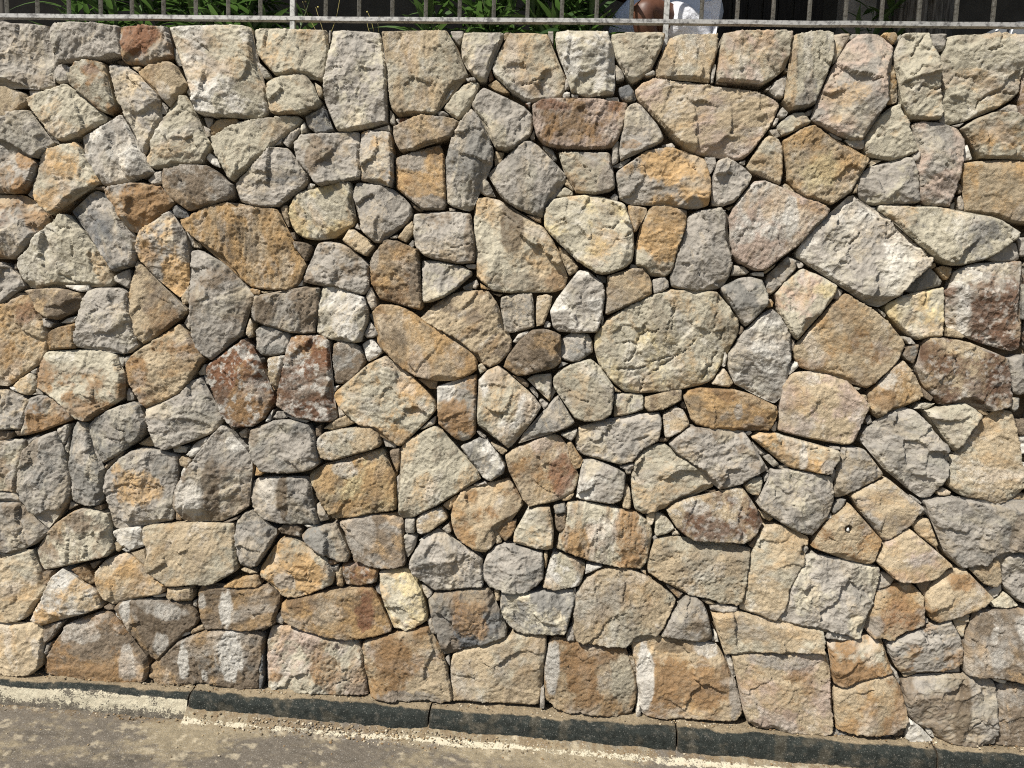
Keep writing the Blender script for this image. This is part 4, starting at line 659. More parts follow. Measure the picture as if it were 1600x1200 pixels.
G 1034,878 1037,909 1062,932 1086,931 1082,909 1055,879 1044,869
+G 2408,869 2396,879 2365,909 2356,931 2378,933 2406,909 2415,878
o -335,2432 -305,2450 -281,2433 -253,2405 -277,2404 -310,2415
b 1382,1597 1417,1587 1453,1565 1443,1556 1392,1560
g 1491,2365 1524,2388 1554,2385 1558,2352 1527,2357
g -971,795 -958,803 -925,752 -921,736 -958,724
d -577,1320 -495,1317 -497,1282 -522,1281
g 136,2215 159,2238 161,2192 161,2157 140,2151
b -1745,549 -1693,566 -1684,526 -1677,489 -1704,511
b 762,2090 776,2099 818,2074 823,2051 797,2051 772,2073
+b 2424,2072 2405,2050 2382,2050 2381,2073 2415,2098 2429,2089
g 478,2184 516,2185 521,2159 502,2124 489,2147
g -784,1483 -762,1531 -743,1510 -730,1486 -749,1472 -774,1471
g -606,757 -570,760 -569,701 -604,705
w 1637,602 1681,633 1686,611 1668,585 1644,562
g 969,2255 1037,2253 1039,2228 1023,2222 988,2238
g -10,1129 57,1154 52,1126 35,1100
g -482,2623 -434,2623 -436,2598 -447,2575 -472,2597
b -892,522 -866,544 -865,457 -888,455
b -1525,1594 -1491,1652 -1485,1639 -1489,1583 -1518,1572
b -1260,1490 -1244,1535 -1231,1510 -1231,1466 -1247,1450 -1260,1465
+b -3378,1461 -3393,1446 -3410,1462 -3407,1506 -3390,1531 -3376,1486
b -302,2194 -263,2189 -271,2160 -300,2135
b -459,821 -428,852 -400,867 -408,834 -433,800
c -64,2029 -50,2053 -32,2065 -1,2048 -1,2033 -49,2029
w 1393,2235 1406,2252 1417,2224 1427,2199 1392,2193
g 1381,2065 1398,2072 1411,2044 1412,2009 1392,2015
o 1071,2627 1118,2629 1124,2614 1110,2589 1089,2605
w -1427,2143 -1411,2162 -1379,2135 -1366,2105 -1398,2114
b -1537,949 -1523,966 -1486,952 -1503,911 -1537,929
w -2002,1631 -1908,1634 -1902,1615 -1949,1609 -1989,1622
b -1718,1002 -1663,1038 -1644,999 -1671,992
g 50,326 65,360 80,367 83,301 54,303
c 1299,1287 1322,1312 1380,1312 1353,1293 1319,1285
g 137,2507 161,2485 171,2457 139,2451 135,2485
b -1133,1959 -1104,1972 -1098,1924 -1097,1887 -1117,1923
g -2145,2388 -2095,2388 -2079,2380 -2109,2361 -2139,2354
G -23,843 21,855 25,820 -15,811
g 680,279 695,283 721,209 716,189 695,227
g 1629,1861 1620,1901 1608,1929 1653,1929 1647,1901 1646,1861
g -1158,1134 -1138,1167 -1112,1162 -1086,1144 -1125,1132
d -2130,443 -2094,449 -2095,411 -2110,382 -2124,395
c 339,819 353,842 372,837 365,788 350,781
G -122,2210 -80,2199 -63,2164 -78,2158
G 1643,1306 1647,1345 1667,1346 1669,1302 1655,1292
w 116,612 182,610 127,580 112,573
g -1549,2551 -1536,2545 -1514,2486 -1533,2483 -1546,2510
g -43,30 -42,91 -30,102 -24,32 -26,11 -42,13
w -1573,990 -1550,1001 -1509,1000 -1516,976 -1570,974
d 1323,13 1374,53 1371,13 1342,1
g -538,492 -501,467 -494,448 -510,427 -527,446
b 1410,980 1432,996 1462,982 1458,967 1417,965
b 1494,1320 1529,1310 1577,1279 1549,1278 1506,1306
k -1198,100 -1187,156 -1184,73 -1194,3 -1201,9
g -1217,2502 -1195,2485 -1164,2444 -1185,2438 -1204,2467
w 1666,274 1698,279 1735,260 1725,247 1688,256
b -280,1084 -210,1053 -228,1033 -257,1054
g -1755,1207 -1745,1233 -1719,1199 -1722,1182 -1752,1178
g 766,1078 783,1091 822,1053 804,1043
g 1495,274 1560,304 1566,276 1521,273
g -709,1082 -651,1053 -657,1040 -696,1044
g 974,1688 988,1724 1009,1713 998,1677
k 1099,-2 1122,13 1160,6 1149,-12 1106,-15
g -1519,1499 -1489,1545 -1486,1494 -1493,1475
d 428,554 498,520 481,500 454,524
w -207,1478 -186,1507 -143,1524 -161,1502 -191,1473
g -2033,2522 -2016,2528 -2017,2486 -2034,2462 -2040,2474
g -1432,2294 -1394,2292 -1397,2262 -1417,2255
g -2258,1961 -2252,1936 -2267,1910 -2287,1910 -2299,1936 -2292,1961
d -205,1351 -167,1341 -135,1317 -141,1304 -173,1322
g -1461,1304 -1434,1343 -1421,1337 -1428,1302 -1454,1294
w 835,1396 842,1433 864,1446 871,1428 855,1409
g -557,1121 -497,1175 -500,1143 -544,1122
w -2036,1480 -1999,1500 -1958,1511 -1962,1495 -1993,1481
b 772,863 787,864 822,840 807,827 783,838
g 723,1134 752,1111 777,1088 760,1081 734,1104
g 730,2341 742,2369 761,2347 754,2330 737,2327
g -2104,1500 -2053,1479 -2067,1462 -2094,1465
d -981,1107 -955,1121 -955,1076 -974,1069
b -1296,1069 -1256,1094 -1260,1048 -1283,1053
g -460,727 -432,755 -421,716 -437,705
d 1320,1369 1363,1335 1356,1320 1332,1334
d -2238,1033 -2203,1038 -2176,1023 -2224,1007
w 1702,1135 1689,1207 1718,1207 1719,1135
g -508,347 -492,351 -478,309 -471,289 -490,294
c -995,2431 -967,2414 -963,2388 -976,2376 -985,2399
b -1856,903 -1773,970 -1780,956 -1842,893
b -1501,226 -1481,245 -1446,258 -1443,237 -1474,228 -1498,213
+b -3206,205 -3231,220 -3264,229 -3259,249 -3222,237 -3201,218
g -1131,324 -1117,342 -1100,306 -1104,289 -1131,297
g -648,924 -639,931 -634,854 -643,821
g 703,2286 734,2290 747,2267 724,2261
b -252,726 -232,714 -219,683 -244,675
G 140,2142 206,2176 210,2170 170,2140
g -1595,2348 -1570,2328 -1580,2303 -1599,2306
b 300,257 319,252 332,187 316,205
G 1070,2026 1107,2024 1107,1993 1092,2001
g 224,1012 278,1031 280,1009 255,1003
g -708,2339 -690,2322 -684,2281 -702,2286
d -173,1958 -118,1950 -114,1927 -141,1938
b -247,487 -224,489 -220,446 -236,442
g 1020,1014 1030,1048 1042,1040 1039,1009 1028,989
d 832,1481 837,1532 853,1523 849,1487
g 560,1992 576,1981 576,1928 567,1928
c -337,1377 -325,1390 -302,1369 -329,1346
G 97,1745 139,1734 138,1710 110,1724
g 483,2489 495,2518 494,2450 482,2450
w 101,2390 151,2399 158,2379 107,2384
g -1513,1860 -1487,1845 -1477,1814 -1487,1802
g 1212,2206 1236,2221 1241,2204 1231,2187 1217,2189
g -2154,1982 -2133,2014 -2120,1989 -2131,1967
b -1283,510 -1263,519 -1209,502 -1242,493
w 1447,42 1464,54 1481,29 1485,13 1467,18
g -1099,1153 -1001,1132 -1014,1125 -1066,1135
g -96,1257 -84,1260 -58,1246 -76,1220
o -1216,936 -1207,940 -1187,915 -1197,904 -1220,903
g -1441,1295 -1421,1299 -1408,1255 -1428,1260
g -372,1702 -354,1712 -347,1691 -359,1672 -371,1678
g -2190,995 -2141,1018 -2134,1011 -2184,976
g -909,541 -876,556 -879,523 -896,515
d 736,728 768,784 769,768 751,722
g 1416,1108 1443,1128 1448,1098 1422,1097
b -33,2077 -25,2095 4,2066 -2,2054
b -1824,595 -1793,567 -1807,545 -1821,551
w 671,1770 718,1774 716,1758 678,1758
g -763,2260 -705,2277 -701,2257
w 340,33 347,88 357,15 342,7
w -1665,373 -1603,384 -1603,371 -1651,361
k -408,1679 -373,1699 -372,1671 -402,1670
g -1493,2386 -1480,2401 -1458,2368 -1486,2368
g -46,2459 -31,2454 -30,2425 -48,2419
g 1238,1556 1261,1551 1280,1531 1258,1528
g 243,1004 273,1018 269,986 253,982
w 1715,1045 1703,1105 1725,1105 1725,1045
w -1477,2359 -1454,2356 -1451,2321 -1471,2332
r -681,2301 -629,2308 -665,2281
d -1786,2501 -1751,2506 -1735,2485 -1774,2489
g -1773,1348 -1733,1363 -1753,1336 -1760,1310
g -138,1301 -123,1308 -100,1275 -102,1263
g -2018,723 -2010,747 -1976,735 -2018,709
g -2124,130 -2099,142 -2118,88 -2129,87
g -1906,963 -1895,974 -1869,932 -1869,918 -1889,937
g 1585,542 1636,586 1635,567 1602,546
g 1050,325 1062,319 1075,268 1069,268 1051,306
c -1046,2268 -1031,2283 -1027,2245 -1043,2238
g -888,1195 -865,1177 -859,1164 -881,1150
c 1067,2163 1074,2189 1110,2187
g 140,2031 154,2043 169,2035 167,2017 146,2019
g 827,1828 864,1802 847,1793 832,1807
Go0 -772,1562 -757,1565 -737,1510 -749,1522
d -1562,695 -1559,742 -1542,716 -1542,693
d -1874,308 -1846,320 -1832,307 -1825,297 -1874,297
o -1244,1644 -1205,1640 -1208,1621 -1231,1623
w -1790,1354 -1766,1355 -1767,1316 -1780,1322
w -56,2402 -42,2416 -27,2411 -29,2394 -52,2393
d 371,1129 413,1138 402,1118 372,1117
d -1933,490 -1884,503 -1913,467
b -53,654 -37,655 -38,616 -44,589
r -336,2478 -325,2487 -317,2456 -332,2444
g 824,2345 842,2362 856,2365 847,2340 833,2340
w -918,1251 -912,1273 -883,1281 -899,1252
g 1132,1240 1147,1259 1156,1229 1139,1222
b 567,502 598,504 629,487 592,488
g 1293,4 1311,12 1334,-6 1307,-15
o 742,1642 751,1675 767,1663 762,1645
d 1380,2116 1398,2100 1397,2077 1386,2077
g -1429,2261 -1407,2243 -1401,2225 -1417,2219
g -118,2621 -99,2621 -99,2578 -108,2595
d -1874,2017 -1828,2024 -1831,2009 -1861,2005
b -1480,1827 -1454,1812 -1458,1796 -1481,1799
g -54,1290 -43,1315 -35,1291 -49,1259
w 591,1416 597,1471 606,1459 600,1417
b 7,870 56,898 45,875 20,864
g 1313,267 1325,268 1340,230 1339,210
d -1357,700 -1283,735 -1296,717 -1336,700
g 914,2279 963,2260 961,2252 929,2262
g -522,2328 -495,2331 -479,2317 -513,2314
g -2026,964 -2004,1024 -2008,978 -2012,951
w -1553,192 -1529,224 -1501,216 -1522,204
w -1025,2035 -1016,2056 -991,2054 -1003,2035
g 819,1046 863,1052 861,1039 829,1036
b -2063,1629 -2009,1634 -2016,1620 -2053,1620
w -1540,883 -1530,910 -1513,904 -1537,863
d -1084,1866 -1065,1869 -1059,1839 -1071,1839
b 718,1774 762,1805 757,1793 724,1765
w -2297,512 -2286,502 -2364,502 -2353,511
b 1343,883 1365,900 1383,889 1367,878
d -621,1997 -565,1962 -583,1962 -609,1979
o -341,1697 -297,1674 -334,1673
g -2161,1280 -2130,1298 -2134,1268 -2151,1268
b -1764,1307 -1754,1307 -1755,1239 -1764,1271
d 640,1539 649,1575 662,1564 652,1539
g -2036,2578 -2025,2558 -2023,2528 -2036,2528
g 318,2224 356,2234 368,2220 333,2220
d -1205,261 -1154,282 -1174,260 -1195,248
b 1311,1820 1333,1829 1340,1815 1318,1805
w 623,386 637,367 645,335 633,334
g 366,2454 401,2455 422,2449 390,2443
w 789,1181 807,1215 809,1182 801,1175
g 243,2472 272,2489 281,2475 255,2468
g 222,1770 227,1788 254,1780 252,1771
b 177,1331 219,1302 191,1301
r -923,570 -876,563 -890,555 -916,550
g 1010,845 1037,875 1039,847
g 1293,2328 1303,2348 1312,2340 1314,2317
g 932,730 946,744 958,735 945,712
g -2133,1190 -2139,1209 -2122,1213 -2109,1191 -2154,1186
g -417,2451 -384,2455 -380,2443 -410,2440
b -1716,2475 -1674,2478 -1690,2457
G -332,1246 -324,1284 -318,1272 -331,1214
g -727,466 -711,474 -703,434 -720,446
g 446,768 465,769 475,753 441,751
g -621,1834 -602,1853 -596,1828 -608,1822
g -398,1762 -358,1766 -361,1751 -386,1753
w -2266,1210 -2232,1212 -2226,1192 -2253,1197
d -1158,1266 -1129,1267 -1132,1248 -1149,1247
d -1907,729 -1872,744 -1873,721 -1900,723
w -89,1538 -78,1563 -65,1548 -67,1536
g -2255,1964 -2231,1977 -2221,1965 -2242,1952
g 70,512 80,515 85,467 75,473
w -499,2366 -473,2410 -461,2413 -484,2378
g 1008,1130 1047,1132 1047,1120 1018,1122
g -169,2244 -155,2273 -153,2238 -165,2232
b 1016,2068 1024,2099 1030,2102 1030,2068
g -852,671 -838,658 -825,613 -834,619
g 1322,959 1362,934 1356,927 1326,947
k -2098,2120 -2086,2123 -2092,2089 -2104,2083
g -341,912 -290,924 -284,918 -334,906
w 1736,770 1729,782 1764,782 1759,770
g 1407,492 1425,483 1427,468 1412,463
g -23,2402 6,2400 4,2388 -20,2390
g -835,1891 -822,1913 -809,1883 -825,1886
g 1370,2037 1383,2048 1383,2017 1372,2020
b 1347,256 1408,274 1357,247
d 442,1263 453,1276 467,1249 449,1251
o 738,2504 757,2504 757,2487 743,2486
G -16,1409 9,1404 -27,1384
b -2177,266 -2136,332 -2155,289 -2174,253
g 771,1000 788,1020 787,995 773,982
g -1483,362 -1466,370 -1466,335 -1480,341
g 619,353 631,360 639,335 621,333
g 1119,2608 1142,2630 1138,2616 1121,2592
b -1205,1636 -1154,1638 -1192,1623
w 691,1167 706,1177 721,1171 707,1155
g 971,2626 996,2628 980,2612 969,2609
b -1816,2278 -1764,2309 -1767,2303 -1810,2272
k -1972,2469 -1956,2472 -1959,2445 -1969,2445
g 586,1870 600,1835 601,1812 591,1829
g 1197,1696 1224,1721 1230,1709 1214,1700
w -1289,1967 -1244,1968 -1248,1959 -1283,1960
g -1596,2033 -1576,2015 -1573,1994 -1586,2003
g 1559,2366 1573,2361 1578,2342 1564,2347
g 1170,1951 1181,1957 1199,1935 1194,1932
g -1663,1054 -1656,1064 -1647,1016 -1657,1022
g -941,2620 -934,2620 -936,2581 -942,2572
g 1138,1656 1171,1634 1169,1622 1151,1639
g -432,190 -419,202 -411,158 -422,171
o -278,2615 -260,2617 -269,2599 -280,2594
g 716,2301 725,2329 734,2327 724,2301
d -1263,1087 -1240,1091 -1250,1062
w -2310,219 -2307,208 -2364,208 -2360,218
g 368,737 386,744 387,726 372,722
g -1867,859 -1839,880 -1843,867 -1860,846
g -984,2329 -963,2350 -960,2341 -975,2323
w 598,2167 627,2179 625,2162
g 1339,2312 1382,2324 1367,2310
d -2226,1709 -2209,1713 -2213,1691 -2223,1687
g -335,1126 -316,1117 -296,1096 -322,1107
w -1023,707 -957,707 -1010,698
r -194,2365 -171,2371 -173,2351
d -1346,1122 -1309,1091 -1313,1078
b 1113,1330 1127,1331 1131,1313 1120,1312
w -1036,653 -1023,657 -1003,628 -1016,634
b 565,2004 597,2017 581,1996
w -1825,294 -1812,270 -1805,250 -1826,270
g -1150,2191 -1118,2222 -1125,2201
w -1177,1123 -1148,1173 -1158,1150 -1164,1124
w -555,669 -508,704 -539,670
d 547,932 601,941 595,931
d 499,2450 545,2451 540,2442
b 326,603 351,601 352,582
c 1084,1359 1110,1357 1099,1348 1082,1353
g -470,1977 -442,1971 -448,1965 -466,1966
b -293,1659 -253,1657 -265,1648
w 130,1556 131,1598 138,1580 133,1556
w -1061,1660 -1038,1686 -1041,1664
w 1228,2028 1264,2034 1254,2023
g -696,1856 -662,1869 -668,1857
w -1793,560 -1752,556 -1773,548
g 1227,581 1262,593 1240,576
d 1163,3 1178,4 1176,-9 1166,-10
g 676,2427 697,2442 690,2425
g 921,1621 946,1640 933,1619
b -1882,2237 -1826,2261 -1869,2238"""
# stains, mineral patches and dry / damp streaks: x z radius_x radius_z colour strength
STAINS = """-1662 2571 77 62 r .9
-986 2156 35 77 d .8
-613 2152 54 48 g .9
-542 1987 94 31 g .8
-1644 1943 104 89 O .95
-1550 1687 58 65 o .8
-1654 1772 47 50 O .5
-1863 1878 69 60 k .6
-226 1919 49 101 D .85
-47 1713 44 36 O .8
-181 1708 146 34 d .45
-378 1866 27 109 d .75
361 2139 117 60 o .9
244 2050 71 61 g .9
342 1850 61 62 o .85
792 1964 25 93 w .7
633 1901 51 35 w .5
882 2139 82 60 y .7
1533 1673 103 121 R .8
1439 1642 31 94 w .55
1406 1461 82 47 R .7
1570 1416 85 95 R .7
1373 1324 57 29 R .5
-1237 1166 110 62 O .8
-2112 1067 93 58 O .9
-460 1273 43 48 w .85
-412 1161 76 76 O .85
657 1254 19 37 g .7
999 1057 38 34 g .8
902 1089 17 49 w .6
10 960 50 76 r .75
-71 1095 65 35 p .6
-1720 832 87 91 o .7
-1391 845 35 165 D .7
-1477 800 59 80 w .6
-1303 1028 48 31 w .6
-1104 821 26 106 D .9
-1175 849 45 53 w .4
-779 700 63 84 g .7
-1014 516 80 64 o .9
-1101 475 53 43 g .8
281 745 64 123 O .8
169 751 60 77 w .4
585 796 102 51 R .7
703 859 43 70 r .4
519 879 63 28 w .5
1706 848 41 79 d .7
-1967 197 118 50 w .4
-1943 39 169 51 O .6
-1759 86 42 84 w .45
-1775 308 22 53 w .8
-1576 313 88 36 w .55
-1619 180 33 47 w .6
-1330 351 30 82 w .85
-1439 371 19 44 w .5
-1317 146 60 128 w .95
-1517 104 25 73 w .9
-1430 49 14 28 w .7
-1131 63 41 33 O .8
-905 108 59 77 O .65
-789 42 59 28 d .7
-659 194 95 103 O .85
-576 20 132 38 g .7
-760 363 47 97 r .9
-329 374 77 85 O .65
-453 344 42 107 G .7
109 143 71 150 O .85
5 189 33 113 w .8
279 156 45 134 c .8
526 153 129 111 O .8
365 163 35 149 w .8
467 303 79 24 D .7
604 304 49 37 w .5
723 142 27 116 g .85
912 130 97 95 O .3
889 281 145 29 g .7
929 226 63 21 O .6
1219 454 29 41 g .8
1306 491 61 71 r .4
1169 270 91 57 O .95
1533 341 26 46 O .7
1347 430 61 28 d .7
1652 451 14 38 w .5
1752 496 30 65 w .6
1677 359 58 36 w .35
1339 158 33 109 O .7
1570 124 33 151 D .75
1364 212 26 83 d .8
1540 4 142 16 d .6
-2094 1231 49 95 O .6
-1946 1127 109 34 O .5
-2168 1513 49 52 r .5
-2242 1329 66 63 O .4
-2101 2425 115 24 d .5
-1980 2553 31 48 G .4
948 1718 46 33 y .7
-1186 1562 34 60 D .8
-1003 1569 44 95 d .85
-584 1670 22 103 d .9
-747 1775 23 49 g .8
-1019 1688 31 30 d .8
-1223 1076 34 52 d .6
-2157 964 39 70 d .6
-1462 1020 107 21 d .4
-1865 2459 41 24 r .5
-1790 2316 21 24 O .6
-2149 2131 48 49 O .8
-1977 2110 79 49 o .5
-2103 1884 43 40 O .6
-2251 1867 32 50 R .5
-2228 1741 32 25 R .4
-98 2354 81 23 r .8
138 2358 38 23 r .7
-106 2252 24 33 O .7
204 2219 33 14 O .6
925 1717 46 24 y .5
1195 1388 32 34 w .4
1178 1315 60 34 O .7
1171 2326 22 13 O .3
895 2411 23 67 O .3
963 2412 67 45 o .4
925 2322 32 23 o .5
726 1221 24 20 g .5
-961 1050 36 26 w .5
-725 920 72 94 o .6
-933 909 57 52 o .8
-856 952 57 36 w .5
-1591 1496 69 61 O .5
-1080 1275 62 66 R .6
-1081 1440 57 25 p .5
-950 1179 31 36 R .5"""
CRACKS = """384,1650 392,1614 379,1565 370,1528 372,1492
370,1565 336,1539 300,1538 271,1519 260,1488 230,1499 188,1485
267,1488 257,1445 228,1419
193,1387 241,1392 301,1404 336,1424 377,1444 425,1458
481,1515 453,1477 425,1458 378,1425 344,1393 303,1367 288,1305
552,1614 547,1559
585,1561 567,1470 526,1371
1207,2614 1188,2576 1169,2548
1234,2497 1206,2504 1186,2482 1164,2471
1287,2434 1245,2433 1211,2441 1202,2416 1172,2387
1471,2426 1445,2414 1419,2397 1417,2369 1424,2353
1329,2368 1358,2352 1376,2332
1310,2451 1334,2484 1363,2474 1390,2479 1403,2458
1468,2623 1471,2574 1430,2568
1419,2397 1487,2431 1554,2421
-1833,1026 -1792,1022 -1758,1017 -1744,1057 -1771,1065
-57,1934 -27,1947 -20,1929
113,1915 155,1911 182,1953
169,1869 215,1895
-127,1879 -138,1842
-1963,1862 -1958,1800 -1966,1749
-2015,1672 -1962,1648 -1908,1641
-209,2428 -167,2440 -132,2458
395,1548 395,1650
45,1279 89,1259
1012,1865 1032,1901 1052,1930
1142,1973 1145,1910
1151,1910 1177,1934
-916,31 -863,63 -810,87
1612,69 1643,110"""
HOLE = (1.087, 0.827, 0.0155)
WALL_TOP = 2.626

stains = []
for ln in STAINS.split('\n'):
    a = ln.split(); stains.append((float(a[0]) / 1000, float(a[1]) / 1000, float(a[2]) / 1000, float(a[3]) / 1000, a[4], float(a[5])))
cracks = [np.array([[float(v) / 1000 for v in q.split(',')] for q in ln.split()]) for ln in CRACKS.split('\n')]

def in_poly(p, X, Y):
    ins = np.zeros(X.shape, bool)
    a = np.roll(p, 1, axis=0)
    for (ax, ay), (bx, by) in zip(a, p):
        if ay == by: continue
        ins ^= ((ay > Y) != (by > Y)) & (X < (bx - ax) * (Y - ay) / (by - ay) + ax)
    return ins

def seg_dist(X, Y, pl):
    d = np.full(X.shape, 9.0)
    for (ax, ay), (bx, by) in zip(pl[:-1], pl[1:]):
        dx, dy = bx - ax, by - ay
        t = np.clip(((X - ax) * dx + (Y - ay) * dy) / (dx * dx + dy * dy + 1e-12), 0, 1)
        d = np.minimum(d, np.hypot(X - ax - t * dx, Y - ay - t * dy))
    return d

def outline(p, step, seed):
    q = []
    n = len(p)
    for i in range(n):                                   # one corner-cutting pass keeps the traced corners
        a, b = p[i], p[(i + 1) % n]
        q += [a * 0.95 + b * 0.05, a * 0.05 + b * 0.95]
    q = np.array(q)
    e = np.roll(q, -1, axis=0) - q
    L = np.hypot(e[:, 0], e[:, 1]); cum = np.r_[0, np.cumsum(L)]
    m = max(10, int(cum[-1] / step))
    s = np.linspace(0, cum[-1], m, endpoint=False)
    qq = np.vstack([q, q[:1]])
    r = np.c_[np.interp(s, cum, qq[:, 0]), np.interp(s, cum, qq[:, 1])]
    t = np.roll(r, -1, axis=0) - np.roll(r, 1, axis=0)
    nr = np.c_[t[:, 1], -t[:, 0]] / (np.hypot(t[:, 0], t[:, 1])[:, None] + 1e-9)
    j = (fbm(r[:, 0] * 28, r[:, 1] * 28, seed, 3) - 0.5) * 0.008 + (vn(r[:, 0] * 110, r[:, 1] * 110, seed + 5) - 0.5) * 0.0032
    return r + nr * (j - 0.0004)[:, None]

def stone_geometry(code, p, seed, step=0.0050):
    """front face relief, sides, colour; x right, y into the wall, z up (world metres)"""
    rng = np.random.default_rng(seed)
    area2 = np.sum(np.roll(p[:, 0], 1) * p[:, 1] - p[:, 0] * np.roll(p[:, 1], 1))
    if area2 < 0: p = p[::-1]
    L = math.sqrt(abs(area2) / 2)
    b = outline(p, step * 1.1, seed)
    x0, z0 = b.min(0); x1, z1 = b.max(0)
    gx = np.arange(x0, x1 + step, step); gz = np.arange(z0, z1 + step, step * 0.87)
    X, Z = np.meshgrid(gx, gz); X = X + (np.arange(len(gz)) % 2)[:, None] * step * 0.5
    X = (X + rng.uniform(-.2, .2, X.shape) * step).ravel(); Z = (Z + rng.uniform(-.2, .2, Z.shape) * step).ravel()
    m = in_poly(b, X, Z); X = X[m]; Z = Z[m]
    if len(X):
        D = np.full(len(X), 9.0)
        for i in range(0, len(X), 4000):
            D[i:i + 4000] = np.sqrt(((X[i:i + 4000, None] - b[None, :, 0]) ** 2 + (Z[i:i + 4000, None] - b[None, :, 1]) ** 2).min(1))
        m = D > step * 0.62; X = X[m]; Z = Z[m]; D = D[m]
    else: D = np.zeros(0)
    nb = len(b)
    ax = np.r_[b[:, 0], X]; az = np.r_[b[:, 1], Z]; d = np.r_[np.zeros(nb), D]
    res = delaunay_2d_cdt([Vector((float(u), float(v))) for u, v in zip(ax, az)], [], [list(range(nb))], 1, 1e-7, False)
    if len(res[0]) != len(ax) or not len(res[2]):         # an edge crossed itself: fall back to the traced corners
        b = p.copy(); nb = len(b)
        ax = np.r_[b[:, 0], p[:, 0].mean()]; az = np.r_[b[:, 1], p[:, 1].mean()]; d = np.r_[np.zeros(nb), L * .3]; X = X[:1]
        T = np.array([(i, (i + 1) % nb, nb) for i in range(nb)], np.int32)
        FALLBACK.append((round(float(p[:, 0].mean()), 3), round(float(p[:, 1].mean()), 3), round(L, 3)))
    else:
        T = np.array([f for f in res[2] if len(f) == 3], np.int32)
    base = code[0]
    kind = 0 if base in 'gGkw' else (1 if base == 'c' else 2)
    small = L < 0.07
    cx, cz = p.mean(0)
    # --- relief: near-flat split face broken by facets, steep chamfers towards some edges
    E = min(0.032, 0.21 * L) * rng.uniform(0.8, 1.2)
    w = min(0.0068, 0.10 * L)
    dn = np.clip(.16 + d * (0.35 + 1.3 * fbm(ax * 24, az * 24, seed + 1, 2)) / w, 0, 1)
    wx = ax + (fbm(ax * 18, az * 18, seed + 51, 3) - .5) * 0.05; wz = az + (fbm(ax * 18 + 40, az * 18, seed + 52, 3) - .5) * 0.05
    fac = None
    sl = (0.22, 0.16, 0.13)[kind] * (1.3 if small else 1)
    for _ in range(3 + int(L / 0.10) + (1 if kind == 0 else 0)):
        ang = rng.uniform(0, 2 * math.pi); s = sl * rng.uniform(0.2, 1.0)
        pl = -((wx - cx - rng.normal(0, .22) * L) * math.cos(ang) + (wz - cz - rng.normal(0, .22) * L) * math.sin(ang)) * s + rng.uniform(0, 0.03) * L
        fac = pl if fac is None else np.minimum(fac, pl)
    fac = np.clip(fac - np.median(fac), -0.028, 0.012)
    h = E + fac
    for _ in range(rng.integers(1, 4) if not small else 1):
        ang = rng.uniform(0, 2 * math.pi); s = rng.uniform(.45, 1.1)
        dot = wx * math.cos(ang) + wz * math.sin(ang)
        tmax = (b[:, 0] * math.cos(ang) + b[:, 1] * math.sin(ang)).max()
        h = np.minimum(h, 0.009 + s * (tmax - dot + .004))
    # flat break planes, each with its own tilt, meeting in crisp little steps
    M_ = max(2, int((L / .085) ** 2))
    sx_ = rng.uniform(b[:, 0].min(), b[:, 0].max(), M_); sz_ = rng.uniform(b[:, 1].min(), b[:, 1].max(), M_)
    tx_ = rng.normal(0, 1, M_); tz_ = rng.normal(0, 1, M_); q_ = (0.10, 0.08, 0.05)[kind]
    best = np.full(len(ax), 9.0); cell = np.zeros(len(ax))
    for k_ in range(M_):
        dd = (wx - sx_[k_]) ** 2 + (wz - sz_[k_]) ** 2; m_ = dd < best
        best = np.where(m_, dd, best); cell = np.where(m_, ((ax - sx_[k_]) * tx_[k_] + (az - sz_[k_]) * tz_[k_]) * q_, cell)
    h = h + np.clip(cell, -.012, .012)
    h = h * (1 - (1 - dn) ** 2.4) ** 0.50
    th = rng.uniform(0, math.pi); st = rng.uniform(1.2, 2.3) if rng.random() < .88 else rng.uniform(2.5, 3.4)
    ru = (ax * math.cos(th) + az * math.sin(th)); rv = (-ax * math.sin(th) + az * math.cos(th)) * st
    tooth = rng.uniform(.2, 1.1)
    h = h + (fbm(ru * 7, rv * 7, seed + 2, 3) - .5) * (0.008, 0.008, 0.009)[kind]
    sc = min(1, L / .2)
    n = fbm(ru * 9, rv * 9, seed + 3, 5, .52); q = (7, 6, 4)[kind]      # thin split scarps
    tt = n * q; fr = tt - np.floor(tt)
    h = h + (np.floor(tt) + sstep(0.80, 0.99, fr) - tt) / q * (0.026, 0.021, 0.010)[kind] * sc
    n = fbm(ru * 27, rv * 27, seed + 33, 4, .55); tt = n * 6; fr = tt - np.floor(tt)
    h = h + (np.floor(tt) + sstep(0.70, 0.99, fr) - tt) / 6 * (0.008, 0.008, 0.006)[kind] * tooth
    fx = ru * 8 + 2.2 * fbm(ax * 6, az * 6, seed + 61, 3); fz = rv * 8 + 2.2 * fbm(ax * 6 + 30, az * 6, seed + 62, 3)
    fl = 1 - np.abs(2 * fbm(fx, fz, seed + 63, 4, .5) - 1)                # shell-like folds of the split
    h = h + (fl ** 2 - .6) * (0.010, 0.009, 0.008)[kind] * min(1, L / .15) * tooth
    rid = 1 - np.abs(2 * fbm(ru * 34 + 5, rv * 34, seed + 9, 4) - 1)
    h = h + (rid - .75) * (0.0032, 0.0042, 0.0060)[kind] * tooth
    h = h + (fbm(ax * 105, az * 105, seed + 4, 3, .7) - .5) * (0.0022, 0.0042, 0.0085)[kind] * (.4 + .7 * tooth)
    if kind < 2 and L > .12:                               # hairline splits
        c1 = np.abs(fbm(ru * 5.5 + 3, rv * 5.5, seed + 6, 4) - .5)
        gate = sstep(.54, .62, fbm(ax * 7, az * 7, seed + 8, 2))
        h = h - 0.007 * gate * (1 - sstep(0.0, 0.012, c1))
